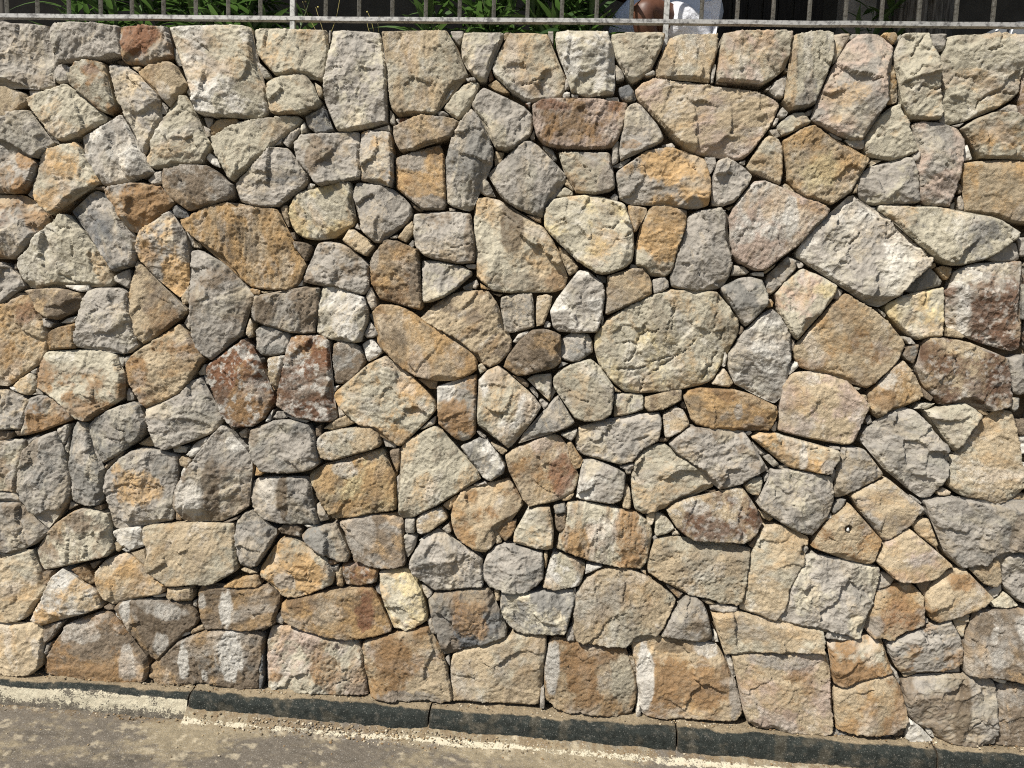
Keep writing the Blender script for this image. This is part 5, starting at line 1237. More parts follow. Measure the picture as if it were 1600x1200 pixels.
    for pl in cracks:
        if in_poly(p, pl[:1, 0], pl[:1, 1])[0] or in_poly(p, pl[len(pl) // 2:len(pl) // 2 + 1, 0], pl[len(pl) // 2:len(pl) // 2 + 1, 1])[0]:
            wx = ax + (fbm(ax * 45, az * 45, seed + 77, 4, .7) - .5) * .020; wz = az + (fbm(ax * 45 + 9, az * 45, seed + 78, 4, .7) - .5) * .020
            dd = seg_dist(wx, wz, pl)
            gate = sstep(.24, .46, fbm(ax * 22, az * 22, seed + 79, 3)); wd = .0020 + .005 * fbm(ax * 15, az * 15, seed + 80, 2)
            h = h - 0.012 * gate * (1 - sstep(0.0006, wd, dd))
    hd = np.hypot(ax - HOLE[0], az - HOLE[1])
    if hd.min() < 0.012:
        face = float(np.median(h[(hd > HOLE[2] * 1.1) & (hd < HOLE[2] * 2.2)]))
        h = np.where(hd < HOLE[2], face - 0.045, h)
    h = h * np.clip(0.45 + d / 0.005, 0, 1)
    h = np.maximum(h, -0.012) if hd.min() > .012 else h
    back = rng.uniform(-.012, .012) + (-.002 if small else 0)
    y = back - h
    if hd.min() < 0.012: HOLE_Y.append(back - face)
    # --- colour: ground tint, and a second colour with a mask whose edge the shader breaks into grain
    c0 = PAL[base]; col = np.repeat(c0[None], len(ax), 0)
    soft = fbm(ru * 5 + 11, rv * 5, seed + 12, 5, .6)
    over = col.copy(); mask = np.zeros(len(ax))
    def lay(colour, mm):
        nonlocal over, mask
        t = (mm / np.maximum(mm + mask * (1 - mm), 1e-4))[:, None]
        over = over * (1 - t) + colour * t
        mask = 1 - (1 - mask) * (1 - mm)
    if len(code) > 2 and code[2] != '0':
        a = int(code[2]) / 10
        nn = fbm((ax - cx) * 2.6 / max(L, .05) + 50, (az - cz) * 2.6 / max(L, .05), seed + 13, 6, .62)
        qv = np.quantile(nn, 1 - a)
        lay(PAL[code[1]], sstep(qv - .11, qv + .11, nn) * 0.85)
    warm = sstep(.48, .70, fbm(ru * 7 + 31, rv * 7, seed + 16, 5, .6))
    lay(PAL['o'] if kind else PAL['b'], warm * (.46 if kind else .34))
    cool = sstep(.52, .72, fbm(ru * 9 + 71, rv * 9, seed + 17, 5, .6))
    lay(PAL['w'] if kind else PAL['c'], cool * .38)
    if base in 'oO':
        lay(PAL['b'], sstep(.42, .66, fbm(ru * 8 + 5, rv * 8, seed + 28, 5, .65)) * .55)
        lay(PAL['D'], sstep(.52, .70, fbm(ru * 12 + 7, rv * 12, seed + 29, 5, .65)) * .55)
    film = sstep(.50, .70, fbm(ru * 6 + 91, rv * 6, seed + 27, 5, .6))
    lay(PAL['d'] if kind else PAL['G'], film * .42)
    for (sx, sz, rx, rz, sc_, ss) in stains:
        if abs(sx - cx) < L * 1.5 and abs(sz - cz) < L * 1.5 and in_poly(p, np.array([sx]), np.array([sz]))[0]:
            e = np.sqrt(((ax - sx) / rx) ** 2 + ((az - sz) / rz) ** 2)
            e = e + (((fbm(ax * 34, az * 9, seed + 21, 5, .62) - .5) * 1.0) if sc_ in 'wdDg' else ((fbm(ax * 20, az * 13, seed + 21, 6, .64) - .5) * 1.7))
            lo_, hi_ = (.80, 1.06) if sc_ in 'wdDg' else (.70, 1.14)
            lay(PAL[sc_], np.clip((1 - sstep(lo_, hi_, e)) * ss * ((.84 if sc_ == 'w' else .68) + .5 * fbm(ax * 24, az * 14, seed + 24, 4)), 0, 1))
    if base == 'r':                                       # pale crystalline flecks of the rust stones
        lay(PAL['w'], sstep(.58, .66, fbm(ax * 34, az * 34, seed + 18, 4, .6)) * .75)
    if 'R' in code or (len(code) > 1 and code[1] == 'r'):
        lay(PAL['w'], sstep(.55, .66, fbm(ax * 48, az * 48, seed + 19, 4, .65)) * .45)
    val = (0.84 + 0.32 * soft) * (0.88 + 0.24 * fbm(ax * 26, az * 26, seed + 14, 4)) * rng.uniform(.91, 1.09)
    col = col * val[:, None]; over = over * val[:, None]
    gr = np.full(len(ax), np.clip((0.02, 0.22, 0.60)[kind] + .45 * (tooth - .45) + rng.uniform(-.08, .15), 0, 1))
    # --- sides go back into the wall
    depth = 0.26 if cz > 2.3 and not small else (0.15 if not small else .09)
    bi = np.arange(nb)
    V = np.c_[ax, y, az]
    s0 = np.c_[ax[:nb], y[:nb], az[:nb]]
    s1 = s0.copy(); s1[:, 1] = depth
    cen = s0.mean(0); s1[:, 0] = cen[0] + (s1[:, 0] - cen[0]) * 0.97; s1[:, 2] = cen[2] + (s1[:, 2] - cen[2]) * 0.97
    o = len(V); nx = (bi + 1) % nb
    side = np.vstack([np.c_[o + bi, o + nb + bi, o + nx], np.c_[o + nx, o + nb + bi, o + nb + nx]])
    if cz > 2.2: s1[:, 2] = np.minimum(s1[:, 2], s0[:, 2])
    V = np.vstack([V, s0, s1])
    ex = lambda q: np.concatenate([q, q[:nb], q[:nb]])
    return V, np.vstack([T, side]), ex(col), ex(gr), ex(over), ex(mask)

FALLBACK = []; HOLE_Y = []
M_stone = stone_material()
wall = empty('stone_wall', (0, 0, 0))
tag(wall, 'tall retaining wall of rough split fieldstones in grey, cream and rust', 'wall')
inner, outer = [], []
for i, ln in enumerate(STONES.split('\n')):
    a = ln.split(); far = a[0][0] == '+'
    p = np.array([[float(v) / 1000 for v in q.split(',')] for q in a[1:]])
    ar = abs(np.sum(np.roll(p[:, 0], 1) * p[:, 1] - p[:, 0] * np.roll(p[:, 1], 1))) / 2
    (outer if far else inner).append((ar, a[0].lstrip('+'), p, i * 7 + 3))
inner.sort(key=lambda q: -q[0])

def joined(items, step):
    acc = [[], [], [], [], [], []]; o = 0
    for ar, code, p, seed in items:
        q = list(stone_geometry(code, p, seed, step))
        q[1] = q[1] + o; o += len(q[0])
        for lst, v in zip(acc, q): lst.append(v)
    return [np.concatenate(v) for v in acc]

for ar, code, p, seed in inner[:300]:
    q = stone_geometry(code, p, seed, (0.0022 if in_poly(p, np.array([HOLE[0]]), np.array([HOLE[1]]))[0] else 0.0048) if ar > 0.004 else 0.004)
    cen = np.array([p[:, 0].mean(), 0.0, p[:, 1].mean()])
    o = link('stone', np_mesh('stone', q[0] - cen, *q[1:]), M_stone, wall)
    o.location = cen
tag(link('chinking_stones', np_mesh('chinking_stones', *joined(inner[300:], 0.004)), M_stone, wall), kind='stuff')
tag(link('stonework_beyond', np_mesh('stonework_beyond', *joined(outer, 0.011)), M_stone, wall), kind='stuff')
# white pebble stuck in the drilled hole
bm = bmesh.new(); bmesh.ops.create_icosphere(bm, subdivisions=2, radius=1.0)
for v in bm.verts:
    v.co = Vector((v.co.x * .0048 * (1 - .5 * v.co.z), v.co.y * .006, v.co.z * .0085)) * (0.9 + 0.2 * float(hash2(np.array([v.index]), np.array([3]), 5)[0]))
pb = bm_obj('pebble_in_hole', bm, plain('white_pebble', (.60, .59, .56), (.45, .44, .42), 200), wall, smooth=True)
pb.location = (HOLE[0] - .002, HOLE_Y[0] + .004, HOLE[1] - .002)

# packed earth and rubble core behind the joints
gx = np.arange(-3.35, 3.05, 0.02); gz = np.arange(-0.25, WALL_TOP - .02, 0.02)
X, Z = np.meshgrid(gx, gz)
Y = 0.064 - (fbm(X * 12, Z * 12, 5, 4) - .5) * 0.05
nxn, nzn = len(gx), len(gz)
I = np.arange(nxn * nzn).reshape(nzn, nxn)
Q = np.c_[I[:-1, :-1].ravel(), I[:-1, 1:].ravel(), I[1:, 1:].ravel(), I[1:, :-1].ravel()]
cc = lin((98, 85, 68)) * (0.6 + 0.8 * fbm(X * 30, Z * 30, 8, 4).ravel()[:, None])
M_earth = tint_material('earth', 160, .3, .95, .004)
link('earth_joints', np_mesh('earth_joints', np.c_[X.ravel(), Y.ravel(), Z.ravel()], Q, cc), M_earth, wall)
bm = bmesh.new(); box_bm(bm, -3.35, 3.05, 0.125, 0.42, -0.25, WALL_TOP - .045)
bm_obj('wall_core', bm, plain('core', (.10, .085, .065), (.07, .06, .05), 30, .95, .1, .004), wall)

# ------------------------------------------------------------------ road, kerb
def road_z(x): return -0.112 - 0.004 * x
xs = np.r_[-400, -150, -60, -25, -10, -5.5, -4, np.arange(-3.1, 2.7, 0.0085), 3.5, 5, 10, 25, 60, 150, 400]
yf = -0.052 - np.arange(0, 0.62, 0.0065)
yb = [-0.70]; stp = .03
while yb[-1] > -500:
    stp *= 1.28; yb.append(yb[-1] - stp)
ys = np.r_[yf, yb]
X, Y = np.meshgrid(xs, ys)
near = np.exp(-((Y + .05) / 1.2) ** 2) * (np.abs(X) < 5)
dist = -Y - 0.085                                           # distance out from the kerb foot
wob = (fbm(X * 3.1, Y * 3.1, 3, 3) - .5)
fil = np.clip(1 - dist / 0.060, 0, 1.3) ** 1.6 * (0.034 - 0.006 * np.clip(X, -2, 2)) * (X > -1.478)
Zr = road_z(X) * (np.abs(X) < 6) + (-.112) * (np.abs(X) >= 6) + fil + near * (wob * .012 + (fbm(X * 60, Y * 60, 4, 3) - .5) * .006)
asph = lin((98, 91, 81)); dust = lin((130, 119, 98)); dark = lin((74, 69, 61)); white = lin((184, 176, 154)); crumb = lin((108, 92, 70))
n1 = fbm(X * 2.2, Y * 5.5, 21, 5, .55); n2 = fbm(X * 40, Y * 40, 22, 4, .65); n3 = fbm(X * 9, Y * 20, 23, 4)
m = sstep(.44, .60, n1 + (n2 - .5) * .25 + .10 * np.exp(-((dist - .10) / .12) ** 2))[..., None]
rc = asph * (1 - m) + dust * m
m = (sstep(.54, .66, n3) * .55 * sstep(.08, .25, dist))[..., None]
rc = rc * (1 - m) + dark * m
m = sstep(.70, .76, fbm(X * 30, Y * 30, 27, 3))[..., None] * .5
rc = rc * (1 - m) + lin((176, 164, 140)) * m
# crumbs near the kerb foot
m = ((1 - sstep(.0, .07, dist)) * sstep(.42, .55, n2))[..., None] * .8
rc = rc * (1 - m) + crumb * m
# the remains of a white edge line
cen = 0.030 + 0.010 * (fbm(X * 2.0, X * 0, 25, 3) - .5); hw = 0.011 + 0.014 * (fbm(X * 6, X * 0, 26, 3) - .5)
band = 1 - sstep(hw * .8, hw * 1.25, np.abs(dist - cen) + (n2 - .5) * .012)
wear = 0.61 + .55 * (fbm(X * 5, Y * 5, 29, 3) - .5)
rmask = np.clip(band * wear * (X > -1.478), 0, 1)
rc = rc * (0.88 + 0.24 * fbm(X * 120, Y * 120, 30, 2))[..., None]
nr, nc = X.shape
I = np.arange(nr * nc).reshape(nr, nc)
Q = np.c_[I[:-1, :-1].ravel(), I[1:, :-1].ravel(), I[1:, 1:].ravel(), I[:-1, 1:].ravel()]
M_road = tint_material('dusty_asphalt', 300, .34, .93, .005, .2, layered=True, grit=.75)
tag(link('road', np_mesh('road', np.c_[X.ravel(), Y.ravel(), Zr.ravel()], Q, rc.reshape(-1, 3), None, np.repeat(white[None], X.size, 0), rmask.ravel()), M_road), kind='structure')

kerb = empty('kerb'); tag(kerb, kind='structure')
M_kerb = tint_material('painted_kerb', 260, .5, .85, .006, .08, layered=True, grit=.30)
joints = [-3.43, -2.455, -1.473, -0.482, 0.495, 1.472, 2.45, 3.3]
def kerb_stone(xa, xb, whiteface, seed):
    rng = np.random.default_rng(seed)
    hgt = rng.uniform(-.003, .003); out = rng.uniform(-.003, .003)
    if whiteface: out -= .004
    # profile: (y, z)
    pr = np.array([(0.05, -.002), (-.02, -.003), (-.050, -.006), (-.062, -.010), (-.071, -.017), (-.076, -.028), (-.081, -.060), (-.086, -.13), (-.088, -.17)])
    cum = np.r_[0, np.cumsum(np.hypot(*np.diff(pr, axis=0).T))]
    s = np.r_[np.linspace(0, .07, 10)[:-1], np.arange(.07, cum[-1], .0055)]
    py = np.interp(s, cum, pr[:, 0]); pz = np.interp(s, cum, pr[:, 1])
    xx = np.arange(xa + .0035, xb - .0035, .0065); xx = np.r_[xx, xb - .0035]
    X, S = np.meshgrid(xx, s); Yk = np.repeat(py[:, None], len(xx), 1); Zk = np.repeat(pz[:, None], len(xx), 1)
    endr = np.exp(-np.minimum(X - xa, xb - X) / .008)
    amp = sstep(.05, .10, S)
    Yk = Yk + out + amp * ((fbm(X * 14, S * 14, seed, 4) - .5) * .010 + (fbm(X * 70, S * 70, seed + 1, 3) - .5) * .005) + endr * amp * .006
    Zk = Zk + hgt + (fbm(X * 9, S * 9 + 4, seed + 2, 4) - .5) * .012 - endr * .004 + np.exp(-((S - .045) / .02) ** 2) * .012 * sstep(.42, .7, fbm(X * 6, S * 0, seed + 8, 3))
    n = fbm(X * 45, S * 60, seed + 3, 4, .62); nb = fbm(X * 7, S * 9, seed + 4, 3)
    dirt = lin((126, 113, 92)); black = lin((42, 45, 42)); conc = lin((96, 90, 80)); wht = lin((184, 176, 154)); grime = lin((74, 66, 55))
    c = np.empty(X.shape + (3,)); c[:] = dirt
    c = c * (.75 + .5 * nb)[..., None]
    edge0 = 0.098 + (nb - .5) * .030 + (n - .5) * .020
    m = sstep(-.004, .004, S - edge0)[..., None]
    blk = black * (.8 + .4 * n)[..., None]
    scuff = sstep(.62, .72, n)[..., None] * .35
    blk = blk * (1 - scuff) + conc * scuff
    c = c * (1 - m) + blk * m
    km = np.zeros(X.shape)
    if whiteface:
        e1 = 0.130 + (nb - .5) * .022
        m = sstep(-.003, .003, S - e1 + (n - .5) * .01)
        lowchip = sstep(.165, .215, S) * .22
        leftwear = sstep(-1.95, -2.6, X) * .16
        km = np.clip(m * (.74 - lowchip * 1.9 - leftwear * 1.5 + (nb - .5) * .7), 0, 1)
        c = np.where(m[..., None] > .5, conc * (.8 + .4 * nb)[..., None], c)
    else:
        m = (sstep(.185, .215, S + (n - .5) * .03) * .75)[..., None]
        c = c * (1 - m) + grime * m
    dst = (sstep(.60, .72, fbm(X * 18, S * 18, seed + 5, 4)) * .35)[..., None] * (0.4 if not whiteface else .2)
    c = c * (1 - dst) + dirt * dst
    c = c * (1 - (endr * .5)[..., None]) + grime * (endr * .5)[..., None]
    V = np.c_[X.ravel(), Yk.ravel(), Zk.ravel()]; nr, nc = X.shape
    I = np.arange(nr * nc).reshape(nr, nc)
    Q = np.c_[I[:-1, :-1].ravel(), I[1:, :-1].ravel(), I[1:, 1:].ravel(), I[:-1, 1:].ravel()]
    Qs = [Q]; Vs = [V]; cs = [c.reshape(-1, 3)]; ks = [km.ravel()]; o = len(V)
    for j, sgn in ((0, 1), (nc - 1, -1)):                 # closed ends
        a = V[I[:, j]]; bk = a.copy(); bk[:, 1] = .05
        Vs += [a, bk]; cs += [np.repeat(grime[None], nr, 0)] * 2; ks += [np.zeros(nr)] * 2
        k = np.arange(nr - 1)
        q = np.c_[o + k, o + nr + k, o + nr + k + 1, o + k + 1]
        Qs.append(q if sgn < 0 else q[:, ::-1]); o += 2 * nr
    ob = link('kerb_stone', np_mesh('kerb_stone', np.vstack(Vs), np.vstack(Qs), np.vstack(cs), None, np.repeat(wht[None], o, 0), np.concatenate(ks)), M_kerb, kerb)
    return ob
for k in range(len(joints) - 1):
    wf = k <= 1
    ob = kerb_stone(joints[k], joints[k + 1], wf, 100 + k * 11)

# crumbs of stone and soil along the kerb foot and on its ledge
rng = np.random.default_rng(4)
bm = bmesh.new(); bmesh.ops.create_icosphere(bm, subdivisions=1, radius=1.0)
iv = np.array([v.co[:] for v in bm.verts]); it = np.array([[v.index for v in f.verts] for f in bm.faces]); bm.free()
Vs, Ts, Cs = [], [], []; o = 0
for i in range(1700):
    if i < 300: x = rng.normal(-.75, .40); out = abs(rng.normal(0, .028)) + .004; s = rng.uniform(.002, .0065)
    elif i < 760: x = rng.uniform(-2.9, 2.6); out = abs(rng.normal(0, .03)) + .002; s = rng.uniform(.0018, .005)
    elif i < 950: x = rng.uniform(-2.9, 2.6); out = rng.uniform(.05, .7); s = rng.uniform(.0015, .0045)
    else: x = rng.uniform(-2.9, 2.6); out = None; s = rng.uniform(.0018, .005)
    if x < -1.45 and i < 300: x = rng.uniform(-1.3, .2)
    if out is not None:
        y = -.087 - out
        z = road_z(x) + (np.clip(1 - out / .06, 0, 1.3) ** 1.6 * (.034 - .006 * x) if x > -1.478 else 0) + s * .3
    else: y = -.004 - abs(rng.normal(0, .018)); z = .001
    v = iv * rng.uniform(.55, 1.3, (len(iv), 1)) * s * np.array([1.2, 1, .75])
    a = rng.uniform(0, 6.28); ca, sa = math.cos(a), math.sin(a)
    v = np.c_[v[:, 0] * ca - v[:, 1] * sa, v[:, 0] * sa + v[:, 1] * ca, v[:, 2]] + (x, y, z)
    Vs.append(v); Ts.append(it + o); o += len(iv)
    base = lin([(128, 106, 78), (150, 132, 104), (110, 98, 80), (176, 164, 142)][rng.integers(0, 4)])
    Cs.append(np.repeat((base * rng.uniform(.7, 1.1))[None], len(iv), 0))
tag(link('gravel', np_mesh('gravel', np.vstack(Vs), np.vstack(Ts), np.vstack(Cs), smooth=False), tint_material('gravel', 500, .2, .95, .001)),
    'brown crumbs of stone and soil scattered along the kerb', 'gravel', kind='stuff')

# ------------------------------------------------------------------ terrace behind the wall
TZ = 2.575
bm = bmesh.new(); box_bm(bm, -9, 9, .30, 9, TZ - .3, TZ)
bm_obj('terrace', bm, plain('terrace_soil', (.16, .13, .10), (.09, .075, .055), 12, .95, .1, .004))['kind'] = 'structure'

# railing: flat bottom rail, round bars, two posts let into the wall
M_rail = plain('weathered_galvanised', (.33, .32, .30), (.11, .105, .10), 60, .55, .4, .0008, .25, lo=.47, hi=.63)
M_bar = plain('flaking_grey_paint', (.36, .355, .33), (.17, .165, .15), 110, .6, .4, .0010, .15, lo=.46, hi=.62)
rail = empty('railing', (0, .05, WALL_TOP))
tag(rail, 'grey metal railing with thin upright bars along the wall top', 'railing')
def rod(name, x, y, z0, z1, r, mat, seg=10):
    bm = bmesh.new(); bmesh.ops.create_cone(bm, cap_ends=True, segments=seg, radius1=r, radius2=r, depth=z1 - z0)
    ob = bm_obj(name, bm, mat, rail, smooth=False)
    ob.data.polygons.foreach_set('use_smooth', [len(p.vertices) == 4 for p in ob.data.polygons])
    ob.location = (x, y - .05, (z0 + z1) / 2 - WALL_TOP); return ob
bar_mesh = None
BX0, DX = -2.261, 0.1288
for k in range(-7, 41):
    x = BX0 + DX * k
    if k in (9, 20): continue
    if bar_mesh is None:
        ob = rod('bar', x, .05, 2.690, 3.62, .0078, M_bar); bar_mesh = ob.data
    else:
        ob = link('bar', bar_mesh, None, rail); ob.location = (x, 0, (2.690 + 3.62) / 2 - WALL_TOP)
    ob.rotation_euler = (0, R(float(vn(np.array([k * 3.7]), np.array([0.5]), 3)[0] - .5) * .5), k * 1.3)
for k in (-2, 9, 20, 31):
    x = BX0 + DX * k
    bm = bmesh.new(); box_bm(bm, -.0095, .0095, -.0095, .0095, 2.50, 3.66)
    ob = bm_obj('post', bm, M_bar, rail, bevel=.0015); ob.location = (x, 0, -WALL_TOP)
for nm, z in (('bottom_rail', 2.680), ('top_rail', 3.63)):
    xs_ = np.arange(-3.3, 3.01, .03)
    bm = bmesh.new(); rings = []
    for x in xs_:
        dz = float((fbm(np.array([x * 2.2]), np.array([z]), 6, 3)[0] - .5) * .006)
        rings.append([bm.verts.new((x, a, dz + b)) for a, b in ((-.012, -.0074), (.012, -.0074), (.012, .0074), (-.012, .0074))])
    for a, b in zip(rings[:-1], rings[1:]):
        for j in range(4): bm.faces.new((a[j], b[j], b[(j + 1) % 4], a[(j + 1) % 4]))
    bm.faces.new(rings[0]); bm.faces.new(rings[-1][::-1]); bmesh.ops.recalc_face_normals(bm, faces=bm.faces[:])
    ob = bm_obj(nm, bm, M_rail, rail); ob.location = (0, 0, z - WALL_TOP)

# terrace backdrop: dark back wall, plank screen, pillar, weathered timber post, unseen roof added for shade
bm = bmesh.new(); box_bm(bm, -7, 7, 1.75, 1.95, TZ, TZ + 2.6)
tag(bm_obj('back_wall', bm, plain('dark_render', (.075, .068, .058), (.055, .050, .043), 8, .9, .15, .003)),
    'dark rendered wall behind the terrace plants', 'wall')
scr = empty('plank_screen', (1.0, 1.3, TZ)); tag(scr, 'dark screen of upright planks beside the pale pillar', 'screen')
M_plank = plain('dark_plank', (.030, .026, .022), (.016, .014, .012), 20, .8, .2, .002, stretch=(4, 4, .4))
for k in range(8):
    bm = bmesh.new(); box_bm(bm, -.034, .034, -.012, .012, 0, 2.0)
    ob = bm_obj('plank', bm, M_plank, scr, bevel=.002); ob.location = (-.33 + k * .079, .004 * (k % 3), 0)
for z in (.25, 1.75):
    bm = bmesh.new(); box_bm(bm, -.38, .30, .02, .06, z, z + .08); bm_obj('batten', bm, M_plank, scr, bevel=.002)
bm = bmesh.new(); box_bm(bm, -.072, .072, -.07, .07, 0, 2.25)
ob = bm_obj('pillar', bm, plain('pale_render', (.30, .27, .23), (.20, .18, .15), 14, .9, .2, .003), bevel=.006); ob.location = (1.375, 1.15, TZ)
tag(ob, 'pale rendered pillar between the plank screen and the timber post', 'pillar')
# weathered timber post: fluted, split lengthwise
na, nz = 96, 60
A = np.linspace(0, 2 * math.pi, na, endpoint=False); Zp = np.linspace(0, 2.28, nz)
AA, ZZ = np.meshgrid(A, Zp)
rr = .118 + .012 * np.sin(AA * 2 + .6) - .030 * np.exp(-((np.mod(AA - 4.55 + math.pi, 2 * math.pi) - math.pi) / .07) ** 2) \
    + (fbm(AA * 9, ZZ * 1.2, 41, 4) - .5) * .026 + (fbm(AA * 28, ZZ * 2.5, 42, 2) - .5) * .008
V = np.c_[(rr * np.cos(AA)).ravel(), (rr * np.sin(AA)).ravel(), ZZ.ravel()]
I = np.arange(na * nz).reshape(nz, na); J = np.roll(I, -1, axis=1)
Q = np.c_[I[:-1].ravel(), J[:-1].ravel(), J[1:].ravel(), I[1:].ravel()]
M_timber = plain('weathered_timber', (.16, .145, .125), (.055, .048, .04), 30, .9, .1, .003, stretch=(3, 3, .25))
ob = link('timber_post', np_mesh('timber_post', V, Q), M_timber); ob.location = (1.515, .72, TZ)
tag(ob, 'weathered grey timber post with deep lengthwise grooves', 'post')
roof = empty('added_shade_roof', (0, 0, TZ + 2.3)); tag(roof, 'flat timber roof added out of view to shade the terrace', 'roof')  # added above the view so its shadow covers the person and terrace
for k in range(22):
    bm = bmesh.new(); box_bm(bm, -.19, .19, -1.00, 1.80, 0, .03)
    ob = bm_obj('shade_board', bm, M_timber, roof); ob.location = (-4.2 + k * .384, 0, 0)
for y in (-.7, .72, 1.6):
    bm = bmesh.new(); box_bm(bm, -4.4, 4.2, y - .06, y + .06, -.14, -.003); bm_obj('shade_beam', bm, M_timber, roof)

# plants with strap leaves behind the bottom rail
def leaf_mesh(name, L, W, bend, fold):
    n = 9; V = []; T = []
    for i in range(n):
        t = i / (n - 1); w = W * math.sin(math.pi * min(1, t * .92 + .08)) ** .7 * (1 - t ** 4 * .9)
        yb_ = L * (t - bend * .35 * t * t); zz = L * (.10 * t - bend * t * t)
        V += [(-w, yb_, zz + fold * w), (0, yb_, zz), (w, yb_, zz + fold * w)]
        if i: a = 3 * i; T += [(a - 3, a - 2, a + 1, a), (a - 2, a - 1, a + 2, a + 1)]
    return np_mesh(name, V, T)
def leaf_material(name, c, c2):
    k = NT(name); P = k.pos()
    oi = k.n.new('ShaderNodeObjectInfo')
    k.l(k.mix(k.ramp(oi.outputs['Random'], 0, 1), c, c2), k.p.inputs['Base Color'])
    k.p.inputs['Roughness'].default_value = .42
    k.p.inputs['Specular IOR Level'].default_value = .45
    tr = k.add('ShaderNodeBsdfTranslucent', Color=(c2[0] * 1.3, c2[1] * 1.5, c2[2], 1))
    ms = k.add('ShaderNodeMixShader', Fac=.25); k.l(k.p.outputs[0], ms.inputs[1]); k.l(tr.outputs[0], ms.inputs[2]); k.l(ms.outputs[0], k.out.inputs[0])
    return k.m
M_leaf = leaf_material('strap_leaf', (.026, .055, .018), (.100, .165, .055))
M_stem = plain('green_stem', (.07, .09, .03), None, 50, .6)
leaves = []
for i, (L, W, bd, fo) in enumerate(((.17, .011, .25, .35), (.21, .012, .45, .3), (.14, .013, .15, .4), (.23, .012, .7, .3), (.12, .016, .35, .25))):
    me = leaf_mesh('leaf', L, W, bd, fo); me.materials.append(M_leaf); leaves.append(me)
def plant(x, y, hgt, nst, nlv, seed, label, spread=.10):
    rng = np.random.default_rng(seed)
    root = empty('leafy_plant', (x, y, TZ)); tag(root, label, 'plant', 'plants growing behind the railing')
    for s in range(nst):
        ang = rng.uniform(0, 6.28); tilt = rng.uniform(.05, .40); h = hgt * rng.uniform(.65, 1.1)
        bx, by = rng.normal(0, spread * .6), abs(rng.normal(0, spread * .4))
        tip = Vector((bx + math.cos(ang) * tilt * h, by + math.sin(ang) * tilt * h * .5, h))
        bm = bmesh.new(); pv = None
        for t in np.linspace(0, 1, 7):
            c = Vector((bx, by, 0)).lerp(tip, t); rs = .0042 * (1 - .6 * t)
            ring = [bm.verts.new(c + Vector((math.cos(a) * rs, math.sin(a) * rs, 0))) for a in (0, 1.57, 3.14, 4.71)]
            if pv:
                for j in range(4): bm.faces.new((pv[j], pv[(j + 1) % 4], ring[(j + 1) % 4], ring[j]))
            pv = ring
        bm_obj('stem', bm, M_stem, root, smooth=True)
        for q in range(nlv):
            t = rng.uniform(.22, 1.0); c = Vector((bx, by, 0)).lerp(tip, t)
            ob = link('leaf', leaves[rng.integers(0, 5)], None, root)
            ob.location = c
            ob.rotation_euler = (rng.uniform(.15, 1.15), rng.normal(0, .3), rng.uniform(0, 6.28))
            ob.scale = (rng.uniform(.8, 1.3),) * 3
pl = [(-2.12, .28, .20, 4, 9, 'low strap-leaved plant at the dark end of the bed'),
      (-1.90, .27, .36, 5, 15, 'dense green plant with long strap leaves in the bed'),
      (-1.68, .25, .40, 5, 16, 'bushy strap-leaved plant with bright upper leaves in the bed'),
      (-1.48, .28, .38, 5, 15, 'loose strap-leaved plant with arching leaves in the bed'),
      (-1.28, .29, .34, 4, 11, 'strap-leaved plant beside the railing post in the bed'),
      (-.54, .27, .30, 4, 12, 'strap-leaved plant beside the bare dark wall'),
      (-.37, .26, .40, 5, 17, 'thick clump of strap leaves near the sitting person, bare wall side'),
      (-.18, .24, .40, 6, 17, 'thick clump of strap leaves rising through the middle of the bed'),
      (-.02, .27, .36, 5, 15, 'clump of strap leaves right beside the sitting person'),
      (1.33, .62, .48, 3, 12, 'dark tuft of thin leaves in front of the pale pillar')]
for i, (x, y, h, ns, nl, lab) in enumerate(pl): plant(x, y, h, ns, int(nl * 1.35), 300 + i * 17, lab)
def weed(x, y, label, seed, h=.18):
    rng = np.random.default_rng(seed)
    root = empty('dry_weed', (x, y, TZ + .01)); tag(root, label, 'weed')
    bm = bmesh.new()
    for s in range(3):
        a = Vector((0, 0, 0)); tip = Vector((rng.normal(0, .035), rng.normal(0, .01), h * rng.uniform(.7, 1.1)))
        pv = None
        for t in np.linspace(0, 1, 8):
            c = a.lerp(tip, t) + Vector((.012 * math.sin(t * 3 + s), 0, 0))
            ring = [bm.verts.new(c + Vector((math.cos(u) * .0013, math.sin(u) * .0013, 0))) for u in (0, 2.1, 4.2)]
            if pv:
                for j in range(3): bm.faces.new((pv[j], pv[(j + 1) % 3], ring[(j + 1) % 3], ring[j]))
            pv = ring
        bmesh.ops.create_icosphere(bm, subdivisions=1, radius=.004, matrix=Matrix.Translation(tip))
    bm_obj('stalk', bm, plain('dry_stalk', (.30, .25, .13), (.42, .36, .10), 90), root, smooth=True)
weed(-1.00, .10, 'thin dry weed with three stalks next to the railing post', 3)
weed(-.80, .12, 'thin dry weed with yellow heads in front of the dark wall', 5, .16)

